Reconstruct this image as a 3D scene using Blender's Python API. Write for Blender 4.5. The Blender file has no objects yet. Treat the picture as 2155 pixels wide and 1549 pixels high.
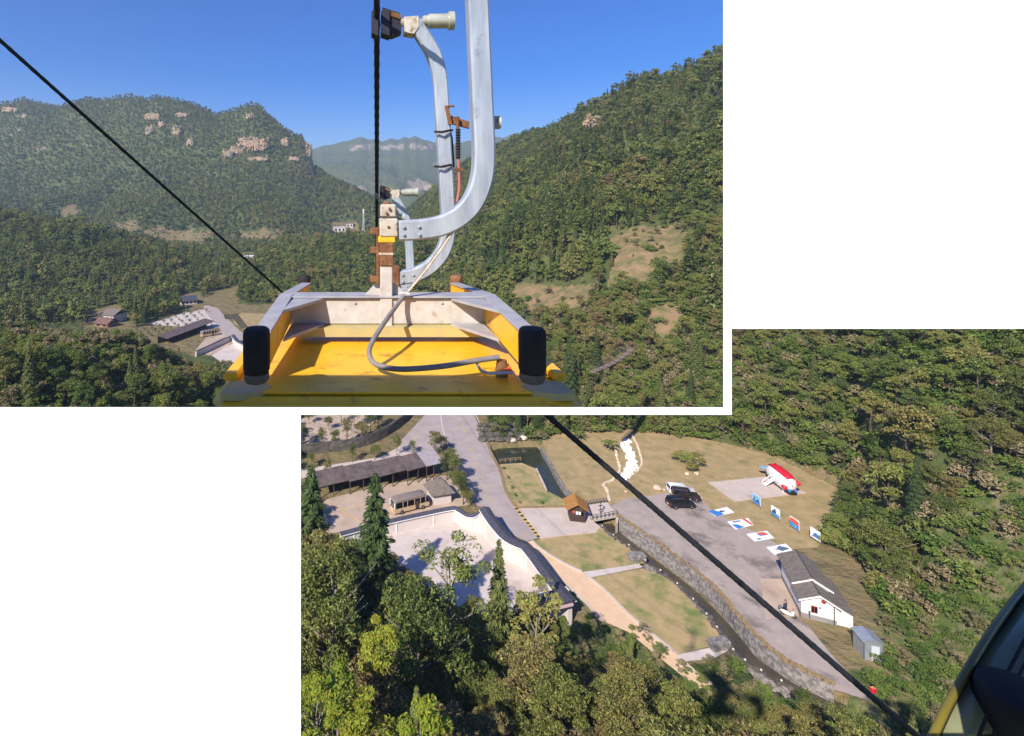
import bpy, math, random
import numpy as np
from mathutils import Vector, Matrix

random.seed(7)
RNG = np.random.default_rng(11)
scene = bpy.context.scene
C = scene.collection
R = math.radians

# ------------------------------------------------------------------ camera, sky, sun, exposure
W, HGT = 2155.0, 1549.0            # size of the photograph
F, CX, CY = 1090.0, 761.0, 430.0   # focal length and principal point in its pixels
CAMZ = 55.0                        # the cable runs 55 m above the valley floor

cam = bpy.data.cameras.new('camera')
cam.sensor_fit = 'HORIZONTAL'
cam.sensor_width = 36.0
cam.lens = 36.0 * F / W
cam.shift_x = (W / 2 - CX) / W
cam.shift_y = -(HGT / 2 - CY) / W
cam.clip_start = 0.05
cam.clip_end = 20000
camo = bpy.data.objects.new('camera', cam)
camo.location = (0, 0, CAMZ)
camo.rotation_euler = (R(90), 0, 0)
C.objects.link(camo)
scene.camera = camo

SUN = Vector((-0.47, -0.63, 0.62)).normalized()      # towards the sun: behind the camera, to the left
SUN_EL = math.asin(SUN.z)
world = bpy.data.worlds.new('World')
scene.world = world
world.use_nodes = True
wn, wl = world.node_tree.nodes, world.node_tree.links
wn.clear()
sky = wn.new('ShaderNodeTexSky')
sky.sky_type = 'NISHITA'
sky.sun_disc = False
sky.sun_elevation = SUN_EL
sky.sun_rotation = math.atan2(SUN.x, SUN.y)
sky.altitude = 600
sky.air_density = 1.0
sky.dust_density = 0.3
sky.ozone_density = 2.5
bg = wn.new('ShaderNodeBackground')
bg.inputs['Strength'].default_value = 0.105
wo = wn.new('ShaderNodeOutputWorld')
hs_ = wn.new('ShaderNodeHueSaturation'); hs_.inputs['Hue'].default_value = 0.522; hs_.inputs['Saturation'].default_value = 1.6; hs_.inputs['Value'].default_value = 1.12
wl.new(sky.outputs[0], hs_.inputs['Color']); wl.new(hs_.outputs[0], bg.inputs[0])
wl.new(bg.outputs[0], wo.inputs[0])

sl = bpy.data.lights.new('sun', 'SUN')
sl.energy = 5.0
sl.angle = R(0.5)
sl.color = (1.0, 0.95, 0.87)
so = bpy.data.objects.new('sun', sl)
so.rotation_euler = (-SUN).to_track_quat('-Z', 'Y').to_euler()
so.location = (0, -20, 120)
C.objects.link(so)

vs = scene.view_settings
vs.view_transform = 'Standard'
vs.look = 'None'
vs.exposure = 0.52
vs.gamma = 1.0
vs.use_curve_mapping = False
cy = scene.cycles
cy.max_bounces = 6
cy.diffuse_bounces = 2
cy.glossy_bounces = 3
cy.transmission_bounces = 4
cy.transparent_max_bounces = 8
cy.volume_bounces = 0
cy.use_denoising = True
cy.caustics_reflective = False
cy.caustics_refractive = False

# ------------------------------------------------------------------ helpers
def P(px, py, d):
    """world point seen at pixel (px,py) at depth d"""
    return Vector(((px - CX) / F * d, d, CAMZ - (py - CY) / F * d))

def G(px, py, z=0.0):
    """world point seen at pixel (px,py) on the level plane z"""
    d = (CAMZ - z) * F / (py - CY)
    return Vector(((px - CX) / F * d, d, z))

def proj(x, y, z):
    return CX + F * x / y, CY + F * (CAMZ - z) / y

def lin(c):
    out = []
    for v in c:
        v = v / 255.0
        out.append(v / 12.92 if v <= 0.04045 else ((v + 0.055) / 1.055) ** 2.4)
    return tuple(out) + (1.0,)

def inpoly(px, py, poly):
    px = np.asarray(px, float); py = np.asarray(py, float)
    inside = np.zeros(px.shape, bool)
    n = len(poly)
    for i in range(n):
        x1, y1 = poly[i]; x2, y2 = poly[(i + 1) % n]
        if y1 == y2: continue
        c = ((y1 > py) != (y2 > py)) & (px < (x2 - x1) * (py - y1) / (y2 - y1) + x1)
        inside ^= c
    return inside

def M(name, c1, c2=None, scale=1.0, rough=0.8, metal=0.0, bump=0.0, bscale=None, c3=None, s3=0.3, t3=0.62,
      lo=0.35, hi=0.65, spec=0.4, stretch=None, w3=0.1, bdist=0.05, coat=0.0):
    m = bpy.data.materials.new(name)
    m.use_nodes = True
    nt = m.node_tree; N = nt.nodes; L = nt.links
    bs = N['Principled BSDF']
    bs.inputs['Roughness'].default_value = rough
    bs.inputs['Metallic'].default_value = metal
    bs.inputs['Specular IOR Level'].default_value = spec
    bs.inputs['Coat Weight'].default_value = coat
    bs.inputs['Base Color'].default_value = c1
    geo = N.new('ShaderNodeNewGeometry')
    vec = geo.outputs['Position']
    if stretch:
        mp = N.new('ShaderNodeMapping'); mp.inputs['Scale'].default_value = stretch
        L.new(vec, mp.inputs['Vector']); vec = mp.outputs[0]
    if c2:
        nz = N.new('ShaderNodeTexNoise'); nz.inputs['Scale'].default_value = scale; nz.inputs['Detail'].default_value = 7
        nz.inputs['Roughness'].default_value = 0.6
        L.new(vec, nz.inputs['Vector'])
        rp = N.new('ShaderNodeMapRange'); rp.inputs['From Min'].default_value = lo; rp.inputs['From Max'].default_value = hi
        L.new(nz.outputs[0], rp.inputs['Value'])
        mx = N.new('ShaderNodeMix'); mx.data_type = 'RGBA'
        mx.inputs[6].default_value = c1; mx.inputs[7].default_value = c2
        L.new(rp.outputs[0], mx.inputs[0])
        col = mx.outputs[2]
        if c3:
            n3 = N.new('ShaderNodeTexNoise'); n3.inputs['Scale'].default_value = s3; n3.inputs['Detail'].default_value = 8
            n3.inputs['Roughness'].default_value = 0.65
            L.new(geo.outputs['Position'], n3.inputs['Vector'])
            r3 = N.new('ShaderNodeMapRange'); r3.inputs['From Min'].default_value = t3; r3.inputs['From Max'].default_value = t3 + w3
            L.new(n3.outputs[0], r3.inputs['Value'])
            m3 = N.new('ShaderNodeMix'); m3.data_type = 'RGBA'; m3.inputs[7].default_value = c3
            L.new(r3.outputs[0], m3.inputs[0]); L.new(col, m3.inputs[6])
            col = m3.outputs[2]
        L.new(col, bs.inputs['Base Color'])
    if bump:
        nb = N.new('ShaderNodeTexNoise'); nb.inputs['Scale'].default_value = bscale or scale * 3; nb.inputs['Detail'].default_value = 5
        L.new(vec, nb.inputs['Vector'])
        bp = N.new('ShaderNodeBump'); bp.inputs['Strength'].default_value = bump; bp.inputs['Distance'].default_value = bdist
        L.new(nb.outputs[0], bp.inputs['Height']); L.new(bp.outputs[0], bs.inputs['Normal'])
    return m

def leafmat(name, cols, trans=0.25, vary=0.45, patch=0.02):
    """foliage: hue by tree (and by patch of forest), brightness by leaf"""
    m = bpy.data.materials.new(name); m.use_nodes = True
    nt = m.node_tree; N = nt.nodes; L = nt.links
    N.clear()
    out = N.new('ShaderNodeOutputMaterial')
    oi = N.new('ShaderNodeObjectInfo'); geo = N.new('ShaderNodeNewGeometry')
    nz = N.new('ShaderNodeTexNoise'); nz.inputs['Scale'].default_value = patch; nz.inputs['Detail'].default_value = 3
    L.new(oi.outputs['Location'], nz.inputs['Vector'])
    a = N.new('ShaderNodeMath'); a.operation = 'MULTIPLY_ADD'; a.inputs[1].default_value = 0.6; a.inputs[2].default_value = -0.3
    L.new(oi.outputs['Random'], a.inputs[0])
    b = N.new('ShaderNodeMath'); b.operation = 'ADD'
    L.new(a.outputs[0], b.inputs[0]); L.new(nz.outputs[0], b.inputs[1])
    ramp = N.new('ShaderNodeValToRGB')
    el = ramp.color_ramp.elements
    while len(el) > 1: el.remove(el[-1])
    el[0].position = cols[0][0]; el[0].color = cols[0][1]
    for p_, c_ in cols[1:]:
        e = el.new(p_); e.color = c_
    L.new(b.outputs[0], ramp.inputs[0])
    v = N.new('ShaderNodeMapRange'); v.inputs['To Min'].default_value = 1 - vary; v.inputs['To Max'].default_value = 1 + vary
    L.new(geo.outputs['Random Per Island'], v.inputs['Value'])
    hs = N.new('ShaderNodeHueSaturation')
    h2 = N.new('ShaderNodeMapRange'); h2.inputs['To Min'].default_value = 0.455; h2.inputs['To Max'].default_value = 0.53
    mu = N.new('ShaderNodeMath'); mu.operation = 'MULTIPLY'; mu.inputs[1].default_value = 7.13
    fr = N.new('ShaderNodeMath'); fr.operation = 'FRACT'
    L.new(geo.outputs['Random Per Island'], mu.inputs[0]); L.new(mu.outputs[0], fr.inputs[0]); L.new(fr.outputs[0], h2.inputs['Value'])
    L.new(h2.outputs[0], hs.inputs['Hue']); L.new(v.outputs[0], hs.inputs['Value']); L.new(ramp.outputs[0], hs.inputs['Color'])
    df = N.new('ShaderNodeBsdfPrincipled'); df.inputs['Roughness'].default_value = 0.55; df.inputs['Specular IOR Level'].default_value = 0.22
    tr = N.new('ShaderNodeBsdfTranslucent')
    L.new(hs.outputs[0], df.inputs['Base Color']); L.new(hs.outputs[0], tr.inputs['Color'])
    mx = N.new('ShaderNodeMixShader'); mx.inputs[0].default_value = trans
    L.new(df.outputs[0], mx.inputs[1]); L.new(tr.outputs[0], mx.inputs[2]); L.new(mx.outputs[0], out.inputs['Surface'])
    return m

class MB:
    """collects faces, builds ONE mesh object"""
    def __init__(s):
        s.v = []; s.f = []; s.mi = []; s.cur = 0
    def add(s, vs_, fs_):
        o = len(s.v)
        s.v += [tuple(p) for p in vs_]
        for f in fs_:
            s.f.append(tuple(i + o for i in f)); s.mi.append(s.cur)
        return s
    def box(s, c, size, rot=None, ch=0.0):
        hx, hy, hz = size[0] / 2, size[1] / 2, size[2] / 2
        m = rot.to_matrix() if hasattr(rot, 'to_matrix') else (Matrix.Rotation(rot, 3, 'Z') if rot is not None else Matrix.Identity(3))
        if ch <= 0:
            pts = [(-hx, -hy, -hz), (hx, -hy, -hz), (hx, hy, -hz), (-hx, hy, -hz), (-hx, -hy, hz), (hx, -hy, hz), (hx, hy, hz), (-hx, hy, hz)]
            fs = [(0, 3, 2, 1), (4, 5, 6, 7), (0, 1, 5, 4), (1, 2, 6, 5), (2, 3, 7, 6), (3, 0, 4, 7)]
        else:
            pts = []
            for sz in (-1, 1):
                for inset in ((ch, 0), (0, ch)) if sz < 0 else ((0, ch), (ch, 0)):
                    i, dz = inset
                    z = sz * (hz - dz)
                    a, b = hx - i, hy - i
                    c_ = ch
                    pts += [(-a + c_, -b, z), (a - c_, -b, z), (a, -b + c_, z), (a, b - c_, z), (a - c_, b, z), (-a + c_, b, z), (-a, b - c_, z), (-a, -b + c_, z)]
            fs = [tuple(reversed(range(8))), tuple(range(24, 32))]
            for k in range(3):
                for i in range(8):
                    j = (i + 1) % 8
                    fs.append((k * 8 + i, k * 8 + j, k * 8 + 8 + j, k * 8 + 8 + i))
        c = Vector(c)
        return s.add([c + m @ Vector(p) for p in pts], fs)
    def prism(s, poly, z0, z1):
        n = len(poly)
        a = sum(poly[i][0] * poly[(i + 1) % n][1] - poly[(i + 1) % n][0] * poly[i][1] for i in range(n))
        if a < 0: poly = list(reversed(poly))
        pts = [(p[0], p[1], z0) for p in poly] + [(p[0], p[1], z1) for p in poly]
        fs = [tuple(reversed(range(n))), tuple(range(n, 2 * n))]
        fs += [(i, (i + 1) % n, n + (i + 1) % n, n + i) for i in range(n)]
        return s.add(pts, fs)
    def extr(s, poly, d):
        """polygon of 3-D points pushed along vector d"""
        n = len(poly); d = Vector(d)
        pts = [Vector(p) for p in poly] + [Vector(p) + d for p in poly]
        fs = [tuple(range(n)), tuple(reversed(range(n, 2 * n)))]
        fs += [((i + 1) % n, i, n + i, n + (i + 1) % n) for i in range(n)]
        return s.add(pts, fs)
    def tube(s, path, r, n=10, caps=True, lobes=0, lobe=0.1, twist=0.0):
        path = [Vector(p) for p in path]
        rs = r if hasattr(r, '__len__') else [r] * len(path)
        t0 = (path[1] - path[0]).normalized()
        up = Vector((0, 0, 1)) if abs(t0.z) < 0.9 else Vector((1, 0, 0))
        nx = t0.cross(up).normalized()
        pts = []; acc = 0.0
        for i, p in enumerate(path):
            if i: acc += (path[i] - path[i - 1]).length
            t = (path[min(i + 1, len(path) - 1)] - path[max(i - 1, 0)]).normalized()
            nx = (nx - t * nx.dot(t)).normalized()
            ny = t.cross(nx)
            for k in range(n):
                a = 2 * math.pi * k / n
                rr = rs[i] * (1 + lobe * math.cos(lobes * a + twist * acc)) if lobes else rs[i]
                pts.append(p + nx * (math.cos(a) * rr) + ny * (math.sin(a) * rr))
        fs = []
        m = len(path)
        for i in range(m - 1):
            for k in range(n):
                j = (k + 1) % n
                fs.append((i * n + k, i * n + j, (i + 1) * n + j, (i + 1) * n + k))
        if caps:
            fs.append(tuple(reversed(range(n)))); fs.append(tuple(range((m - 1) * n, m * n)))
        return s.add(pts, fs)
    def cyl(s, a, b, r, n=16, r2=None):
        return s.tube([a, b], [r, r if r2 is None else r2], n)
    def lathe(s, prof, c, axis='Z', n=20, mat=None):
        """profile [(radius, height)]"""
        c = Vector(c); pts = []
        for r, h in prof:
            for k in range(n):
                a = 2 * math.pi * k / n
                p = Vector((r * math.cos(a), r * math.sin(a), h))
                if mat is not None: p = mat @ p
                pts.append(c + p)
        fs = [tuple(reversed(range(n))), tuple(range((len(prof) - 1) * n, len(prof) * n))]
        for i in range(len(prof) - 1):
            for k in range(n):
                j = (k + 1) % n
                fs.append((i * n + k, i * n + j, (i + 1) * n + j, (i + 1) * n + k))
        return s.add(pts, fs)
    def sweep(s, path, w, t, ch, side):
        """chamfered rectangular bar: w across the path in the plane normal to side, t along side"""
        path = [Vector(p) for p in path]; side = Vector(side).normalized()
        ws = w if hasattr(w, '__len__') else [w] * len(path)
        pts = []
        for i, p in enumerate(path):
            tg = (path[min(i + 1, len(path) - 1)] - path[max(i - 1, 0)]).normalized()
            nn = side.cross(tg).normalized()
            a, b = ws[i] / 2, t / 2
            for u, v in ((-a + ch, -b), (a - ch, -b), (a, -b + ch), (a, b - ch), (a - ch, b), (-a + ch, b), (-a, b - ch), (-a, -b + ch)):
                pts.append(p + nn * u + side * v)
        fs = [tuple(reversed(range(8))), tuple(range((len(path) - 1) * 8, len(path) * 8))]
        for i in range(len(path) - 1):
            for k in range(8):
                j = (k + 1) % 8
                fs.append((i * 8 + k, i * 8 + j, (i + 1) * 8 + j, (i + 1) * 8 + k))
        return s.add(pts, fs)
    def build(s, name, mats, parent=None, smooth=False, fixn=True):
        me = bpy.data.meshes.new(name)
        org = Vector((0, 0, 0))
        if parent is not None: org = Vector(parent.matrix_world.translation)
        me.from_pydata([tuple(Vector(p) - org) for p in s.v], [], s.f)
        if not isinstance(mats, (list, tuple)): mats = [mats]
        for m in mats: me.materials.append(m)
        if len(mats) > 1:
            me.polygons.foreach_set('material_index', s.mi)
        if fixn:
            import bmesh
            bm = bmesh.new(); bm.from_mesh(me)
            bmesh.ops.recalc_face_normals(bm, faces=bm.faces)
            bm.to_mesh(me); bm.free()
        if smooth:
            me.polygons.foreach_set('use_smooth', [True] * len(me.polygons))
            try: me.set_sharp_from_angle(angle=R(40))
            except Exception: pass
        o = bpy.data.objects.new(name, me); C.objects.link(o)
        if parent is not None: o.parent = parent
        return o

def tag(o, label=None, cat=None, group=None, kind=None):
    if label: o['label'] = label
    if cat: o['category'] = cat
    if group: o['group'] = group
    if kind: o['kind'] = kind
    return o

def thing(name, label, cat, loc=(0, 0, 0), rz=0.0, group=None, parent=None):
    """Empty at the base of a thing; parts are given in its own coordinates when rz is used"""
    o = bpy.data.objects.new(name, None); C.objects.link(o)
    o.empty_display_size = 0.3
    o.location = loc; o.rotation_euler = (0, 0, rz)
    o.matrix_world = Matrix.Translation(Vector(loc)) @ Matrix.Rotation(rz, 4, 'Z')
    return tag(o, label, cat, group)

def part(mb, name, mats, parent, smooth=False):
    """part whose coordinates are already local to its thing"""
    o = mb.build(name, mats, None, smooth)
    o.parent = parent
    return o

def sheet(name, pts, z, m, kind='structure', parent=None, thick=None):
    """level ground sheet from world points"""
    mb = MB()
    pts = [(p[0], p[1]) for p in pts]
    if thick: mb.prism(pts, z - thick, z)
    else:
        n = len(pts)
        a = sum(pts[i][0] * pts[(i + 1) % n][1] - pts[(i + 1) % n][0] * pts[i][1] for i in range(n))
        if a < 0: pts.reverse()
        mb.add([(p[0], p[1], z) for p in pts], [tuple(range(n))])
    o = mb.build(name, m, parent, fixn=bool(thick))
    if kind: o['kind'] = kind
    return o

def smoothpx(pts, n=4):
    """Catmull-Rom through points of any dimension"""
    pts = [tuple(p) for p in pts]; out = []
    for i in range(len(pts) - 1):
        p0 = pts[max(i - 1, 0)]; p1 = pts[i]; p2 = pts[i + 1]; p3 = pts[min(i + 2, len(pts) - 1)]
        for k in range(n):
            t = k / n
            out.append(tuple(0.5 * (2 * b + (c - a) * t + (2 * a - 5 * b + 4 * c - d) * t * t + (3 * b - a - 3 * c + d) * t ** 3)
                             for a, b, c, d in zip(p0, p1, p2, p3)))
    out.append(pts[-1])
    return out

def vnoise(x, y, seed=0):
    xi = np.floor(x).astype(np.int64); yi = np.floor(y).astype(np.int64)
    fx = x - xi; fy = y - yi
    fx = fx * fx * (3 - 2 * fx); fy = fy * fy * (3 - 2 * fy)
    def h(a, b):
        n = (a * 374761393 + b * 668265263 + seed * 974634777) & 0x7fffffff
        n = ((n ^ (n >> 13)) * 1274126177) & 0x7fffffff
        n = n ^ (n >> 16)
        return (n & 0xffff) / 65535.0
    return ((h(xi, yi) * (1 - fx) + h(xi + 1, yi) * fx) * (1 - fy) + (h(xi, yi + 1) * (1 - fx) + h(xi + 1, yi + 1) * fx) * fy)

def fbm(x, y, sc, oct=4, seed=0):
    t = np.zeros(np.shape(x)); a = 0.5; s = 1.0 / sc
    for k in range(oct):
        t = t + a * (vnoise(x * s, y * s, seed + k) - 0.5)
        a *= 0.5; s *= 2.03
    return t * 2

def sstep(a, b, x):
    t = np.clip((x - a) / (b - a), 0, 1)
    return t * t * (3 - 2 * t)

# ------------------------------------------------------------------ terrain
STREAM_PX = [(1248, 1075), (1278, 1108), (1318, 1142), (1368, 1180), (1425, 1224), (1480, 1278), (1520, 1325), (1552, 1365), (1600, 1402), (1660, 1438), (1720, 1462), (1790, 1500)]
STREAM = [G(a, b) for a, b in smoothpx(STREAM_PX, 4)]
POND_PX = [(1033, 942), (1050, 936), (1090, 934), (1130, 933), (1142, 947), (1158, 972), (1172, 998), (1192, 1030), (1222, 1058), (1246, 1074), (1236, 1080), (1205, 1060), (1170, 1040), (1148, 1030), (1138, 1008), (1128, 986), (1100, 972), (1075, 972), (1052, 976), (1040, 962)]

def dist_poly(x, y, pts):
    d = np.full(np.shape(x), 1e9)
    for a, b in zip(pts[:-1], pts[1:]):
        ax, ay, bx, by = a[0], a[1], b[0], b[1]
        l2 = (bx - ax) ** 2 + (by - ay) ** 2 + 1e-9
        t = np.clip(((x - ax) * (bx - ax) + (y - ay) * (by - ay)) / l2, 0, 1)
        d = np.minimum(d, np.hypot(x - ax - t * (bx - ax), y - ay - t * (by - ay)))
    return d

def pz(py, d):       # height above the floor of pixel row py at depth d
    return CAMZ - (np.asarray(py, float) - CY) / F * np.asarray(d, float)

# left mountain: skyline by azimuth u = x/y
LM_PX = [-400, -200, 0, 25, 50, 75, 110, 130, 160, 180, 210, 245, 270, 290, 310, 325, 345, 375, 400, 430, 452, 465, 485, 505, 520, 532, 545, 556, 566, 590, 612, 632, 642, 650, 656, 662, 690, 740, 790, 840, 900, 1000]
LM_PY = [250, 215, 213, 214, 206, 213, 219, 220, 212, 206, 208, 206, 200, 203, 209, 203, 205, 211, 217, 227, 241, 239, 234, 229, 222, 221, 225, 234, 243, 262, 280, 284, 297, 306, 326, 346, 360, 384, 408, 440, 470, 490]
LM_U = (np.array(LM_PX) - CX) / F
LM_D = np.interp(LM_U, [-1.1, -0.7, -0.25, -0.1, 0.03, 0.3], [1350, 1250, 1150, 1080, 900, 800])
LM_Z = pz(LM_PY, LM_D) - 4.5
LC_PX = np.array([-400, 0, 200, 400, 520, 600, 700, 760, 840, 1000]); LC_U = (LC_PX - CX) / F
LC_Z = pz(np.array([240, 215, 210, 222, 240, 290, 352, 388, 440, 490]), np.interp(LC_U, LM_U, LM_D)) - 5
# right hill
RH_U = np.array([0.02, 0.10, 0.16, 0.20, 0.30, 0.385, 0.44, 0.49, 0.53, 0.60, 0.655, 0.70, 0.80, 1.0, 1.4, 2.0])
RH_PY = np.array([470, 425, 372, 335, 282, 252, 215, 190, 158, 150, 122, 88, 30, -60, -120, -150])
RH_D = np.array([900, 900, 850, 800, 640, 520, 460, 430, 410, 385, 360, 345, 330, 300, 260, 230])
RH_Z = pz(RH_PY, RH_D) - 4.5
RF_U = np.array([0.02, 0.10, 0.15, 0.20, 0.27, 0.40, 0.60, 0.80, 0.95, 1.0, 1.1, 1.3, 2.0])
RF_D = np.array([600, 420, 300, 205, 142, 131, 126, 113, 97, 84, 68, 56, 44])
# far mountain
FM_U = (np.array([200, 560, 640, 665, 680, 700, 722, 735, 752, 762, 775, 790, 805, 822, 838, 850, 862, 874, 885, 900, 912, 930, 955, 980, 1010, 1040, 1060, 1075, 1090, 1110, 1200, 1600]) - CX) / F
FM_PY = np.array([300, 320, 318, 312, 306, 304, 297, 296, 289, 288, 294, 293, 298, 291, 294, 288, 291, 286, 292, 296, 303, 308, 303, 297, 292, 288, 290, 283, 279, 286, 300, 300])
FM_Z = pz(FM_PY, 3200)
MH_U = np.array([-1.2, -0.9, -0.7, -0.56, -0.44, -0.36, -0.30, -0.22, -0.14, -0.06, 0.0, 0.06, 0.12])
MH_A = np.array([60, 50, 44, 36, 22, 9, 5, 9, 15, 18, 19, 20, 22])

def H(x, y):
    x = np.asarray(x, float); y = np.asarray(y, float)
    yy = np.maximum(y, 22.0)
    u = x / yy
    h = np.zeros(x.shape)
    n1 = fbm(x, y, 90, 5, 3); n2 = fbm(x, y, 260, 5, 9); n3 = fbm(x, y, 28, 3, 21)
    # right hill
    ft = np.interp(u, RF_U, RF_D); rd = np.interp(u, RH_U, RH_D); rz = np.interp(u, RH_U, RH_Z)
    t = np.clip((yy - ft) / (rd - ft), 0, 1.6)
    prof = np.where(t <= 1, np.power(t, 0.92), 1 - 0.55 * (t - 1))
    m = sstep(0.015, 0.11, u)
    a = np.clip(t * 5, 0, 1)
    hr = m * (rz * prof + a * (n1 * 13 + n3 * 4) * np.clip(1.25 - t, 0.25, 1))
    hr = np.where(yy > ft, np.maximum(hr, 0), 0)
    hr = np.where(yy > 1100, hr * np.clip(1 - (yy - 1100) / 400, 0, 1), hr)
    h = np.maximum(h, hr)
    # wooded rise on the left in front of the mountain
    A = np.interp(u, MH_U, MH_A)
    b = sstep(255, 420, yy) * (1 - 0.62 * sstep(470, 640, yy))
    hm = A * b + b * (n1 * 7 + n3 * 2)
    h = np.where(u < 0.12, np.maximum(h, np.maximum(hm, 0)), np.maximum(h, hr))
    # left mountain
    d1 = np.interp(u, LM_U, LM_D)
    t = np.clip((yy - 640) / (d1 - 640), 0, 1.5)
    zs_ = np.interp(u, LC_U, LC_Z); w_ = sstep(0.62, 0.97, t)
    z1 = np.interp(u, LM_U, LM_Z) * w_ + zs_ * (1 - w_)
    prof = np.where(t <= 1, 0.30 * t + 0.70 * t ** 1.6 + 0.05 * np.sin(t * 9), 1 - 0.5 * (t - 1))
    spur = np.abs(fbm(x, y * 0.35, 210, 4, 31))
    hl = z1 * prof + np.clip(t * 4, 0, 1) * np.clip(1.12 - t, 0, 1) * (n2 * 50 - spur * 66 + n1 * 14)
    mk = sstep(0.30, 0.55, t) * (1 - sstep(0.90, 1.0, t)) * sstep(0.10, 0.26, fbm(x, y, 110, 3, 61)) * 0.08
    fz_ = (hl + n2 * 34 + n1 * 10) / 78.0
    fr_ = fz_ - np.floor(fz_)
    hl = hl + mk * 78.0 * (sstep(0.0, 0.2, fr_) - fr_)
    hl = np.where(u < 0.3, hl, 0) * np.clip(1 - (yy - 1500) / 500, 0, 1)
    h = np.maximum(h, np.where(yy > 640, hl, 0))
    # far mountain
    fz = np.interp(u, FM_U, FM_Z)
    t = np.clip((yy - 1700) / 1500, 0, 1.4)
    prof = np.where(t <= 1, t ** 1.25, 1 - 0.4 * (t - 1))
    hf = fz * prof + np.clip(t * 3, 0, 1) * np.clip(1.05 - t, 0, 1) * (fbm(x, y, 420, 6, 51) * 210 - np.abs(fbm(x, y * 0.5, 500, 5, 71)) * 160)
    fz_ = (hf + fbm(x, y, 300, 4, 81) * 70) / 120.0
    fr_ = fz_ - np.floor(fz_)
    hf = hf + 0.30 * sstep(0.02, 0.2, fbm(x, y, 420, 3, 91)) * sstep(0.15, 0.4, t) * (1 - sstep(0.92, 1.0, t)) * 120.0 * (sstep(0.0, 0.2, fr_) - fr_)
    h = np.maximum(h, np.where(yy > 1700, hf, 0))
    # left near hill
    hl2 = 24 * sstep(-17, -62, x) * (1 - sstep(118, 172, y)) + 6 * sstep(-60, -110, x) * (1 - sstep(120, 240, y))
    hl2 = np.where(x < -17, hl2 + np.clip(hl2 / 6, 0, 1) * n3 * 4, 0)
    # slope under the cable
    yf = np.interp(x, [-60, -10, 5, 25, 40, 52, 64, 90], [62, 60, 58, 57, 55, 53, 50, 46])
    hn = np.clip(0.62 * (yf - y), 0, 30)
    hn = hn + np.clip(hn / 5, 0, 1) * n3 * 2.5
    h = np.maximum(h, np.maximum(hl2, 0) + 0.55 * np.maximum(hn, 0) * (hl2 > 0.1) ) 
    h = np.maximum(h, np.maximum(hn, 0))
    return h

def axis(dense0, dense1, step, lo, hi, grow, cap):
    a = list(np.arange(dense0, dense1 + 1e-6, step))
    s = step; v = a[-1]
    while v < hi:
        s = min(s * grow, cap); v += s; a.append(v)
    s = step; v = a[0]; pre = []
    while v > lo:
        s = min(s * grow, cap); v -= s; pre.append(v)
    return np.array(pre[::-1] + a)

XS = axis(-24, 92, 0.8, -2600, 2600, 1.025, 13)
YS = axis(52, 140, 0.8, -90, 4300, 1.025, 13)
GX, GY = np.meshgrid(XS, YS)
GZ = H(GX, GY)
ds = dist_poly(GX, GY, STREAM)
PONDW = [G(a, b) for a, b in POND_PX]
inp = inpoly(GX, GY, [(p.x, p.y) for p in PONDW]) | (dist_poly(GX, GY, [tuple(p) for p in PONDW] + [tuple(PONDW[0])]) < 0.5)
WALLTOP = [(1298, 1092), (1340, 1120), (1400, 1162), (1450, 1200), (1500, 1242), (1530, 1274), (1555, 1307), (1590, 1347), (1640, 1392), (1690, 1422), (1755, 1452)]
LBANK = [(1264, 1106), (1295, 1132), (1342, 1164), (1362, 1186), (1412, 1220), (1463, 1268), (1503, 1314), (1530, 1352), (1558, 1386), (1606, 1419), (1664, 1449)]
BED = [tuple(G(a, b).xy) for a, b in WALLTOP] + [tuple(G(a, b).xy) for a, b in LBANK[::-1]]
bedm = inpoly(GX, GY, BED) | (dist_poly(GX, GY, BED + BED[:1]) < 0.95) | (ds < 1.6)
GZ = np.where(bedm & (GZ < 3), -1.9, GZ)
GZ = np.where(inp, -1.6, GZ)

# clearings, as outlines on the slopes
FIELDS = [[(1272, 512), (1310, 484), (1350, 476), (1420, 478), (1462, 500), (1440, 530), (1452, 555), (1400, 590), (1362, 592), (1340, 612), (1275, 604), (1290, 560)],
          [(1070, 608), (1100, 594), (1150, 600), (1200, 602), (1255, 598), (1240, 630), (1225, 655), (1160, 665), (1085, 655)],
          [(1355, 650), (1430, 636), (1445, 690), (1430, 716), (1362, 712)],
          [(1888, 700), (1942, 695), (1945, 715), (1890, 718)],
          [(290, 490), (330, 478), (365, 490), (430, 482), (455, 498), (420, 515), (330, 515)],
          [(500, 488), (560, 480), (600, 486), (590, 506), (510, 505)],
          [(120, 440), (160, 430), (165, 455), (130, 458)],
          [(235, 470), (290, 462), (290, 488), (250, 490)],
          [(690, 470), (750, 462), (760, 500), (700, 505)], [(500, 530), (545, 532), (540, 556), (505, 555)]]
CLEAR = [[(610, 840), (1020, 840), (1035, 925), (1090, 922), (1140, 930), (1180, 912), (1330, 910), (1500, 926), (1650, 964), (1750, 994),
          (1790, 1044), (1778, 1095), (1715, 1150), (1790, 1178), (1812, 1300), (1705, 1312), (1800, 1432), (1835, 1478), (1745, 1450), (1560, 1400),
          (1432, 1392), (1330, 1318), (1210, 1305), (960, 1300), (830, 1190), (690, 1125), (610, 1100)],
         [(1640, 1150), (1720, 1140), (1835, 1180), (1850, 1300), (1866, 1412), (1780, 1412), (1690, 1320)],
         [(262, 705), (330, 728), (400, 748), (530, 752), (560, 700), (600, 640), (500, 640), (505, 600), (440, 618), (400, 648), (300, 682)],
         [(175, 695), (185, 655), (250, 640), (285, 690), (240, 705)],
         [(370, 645), (385, 618), (420, 612), (432, 640), (400, 650)]]

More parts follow.
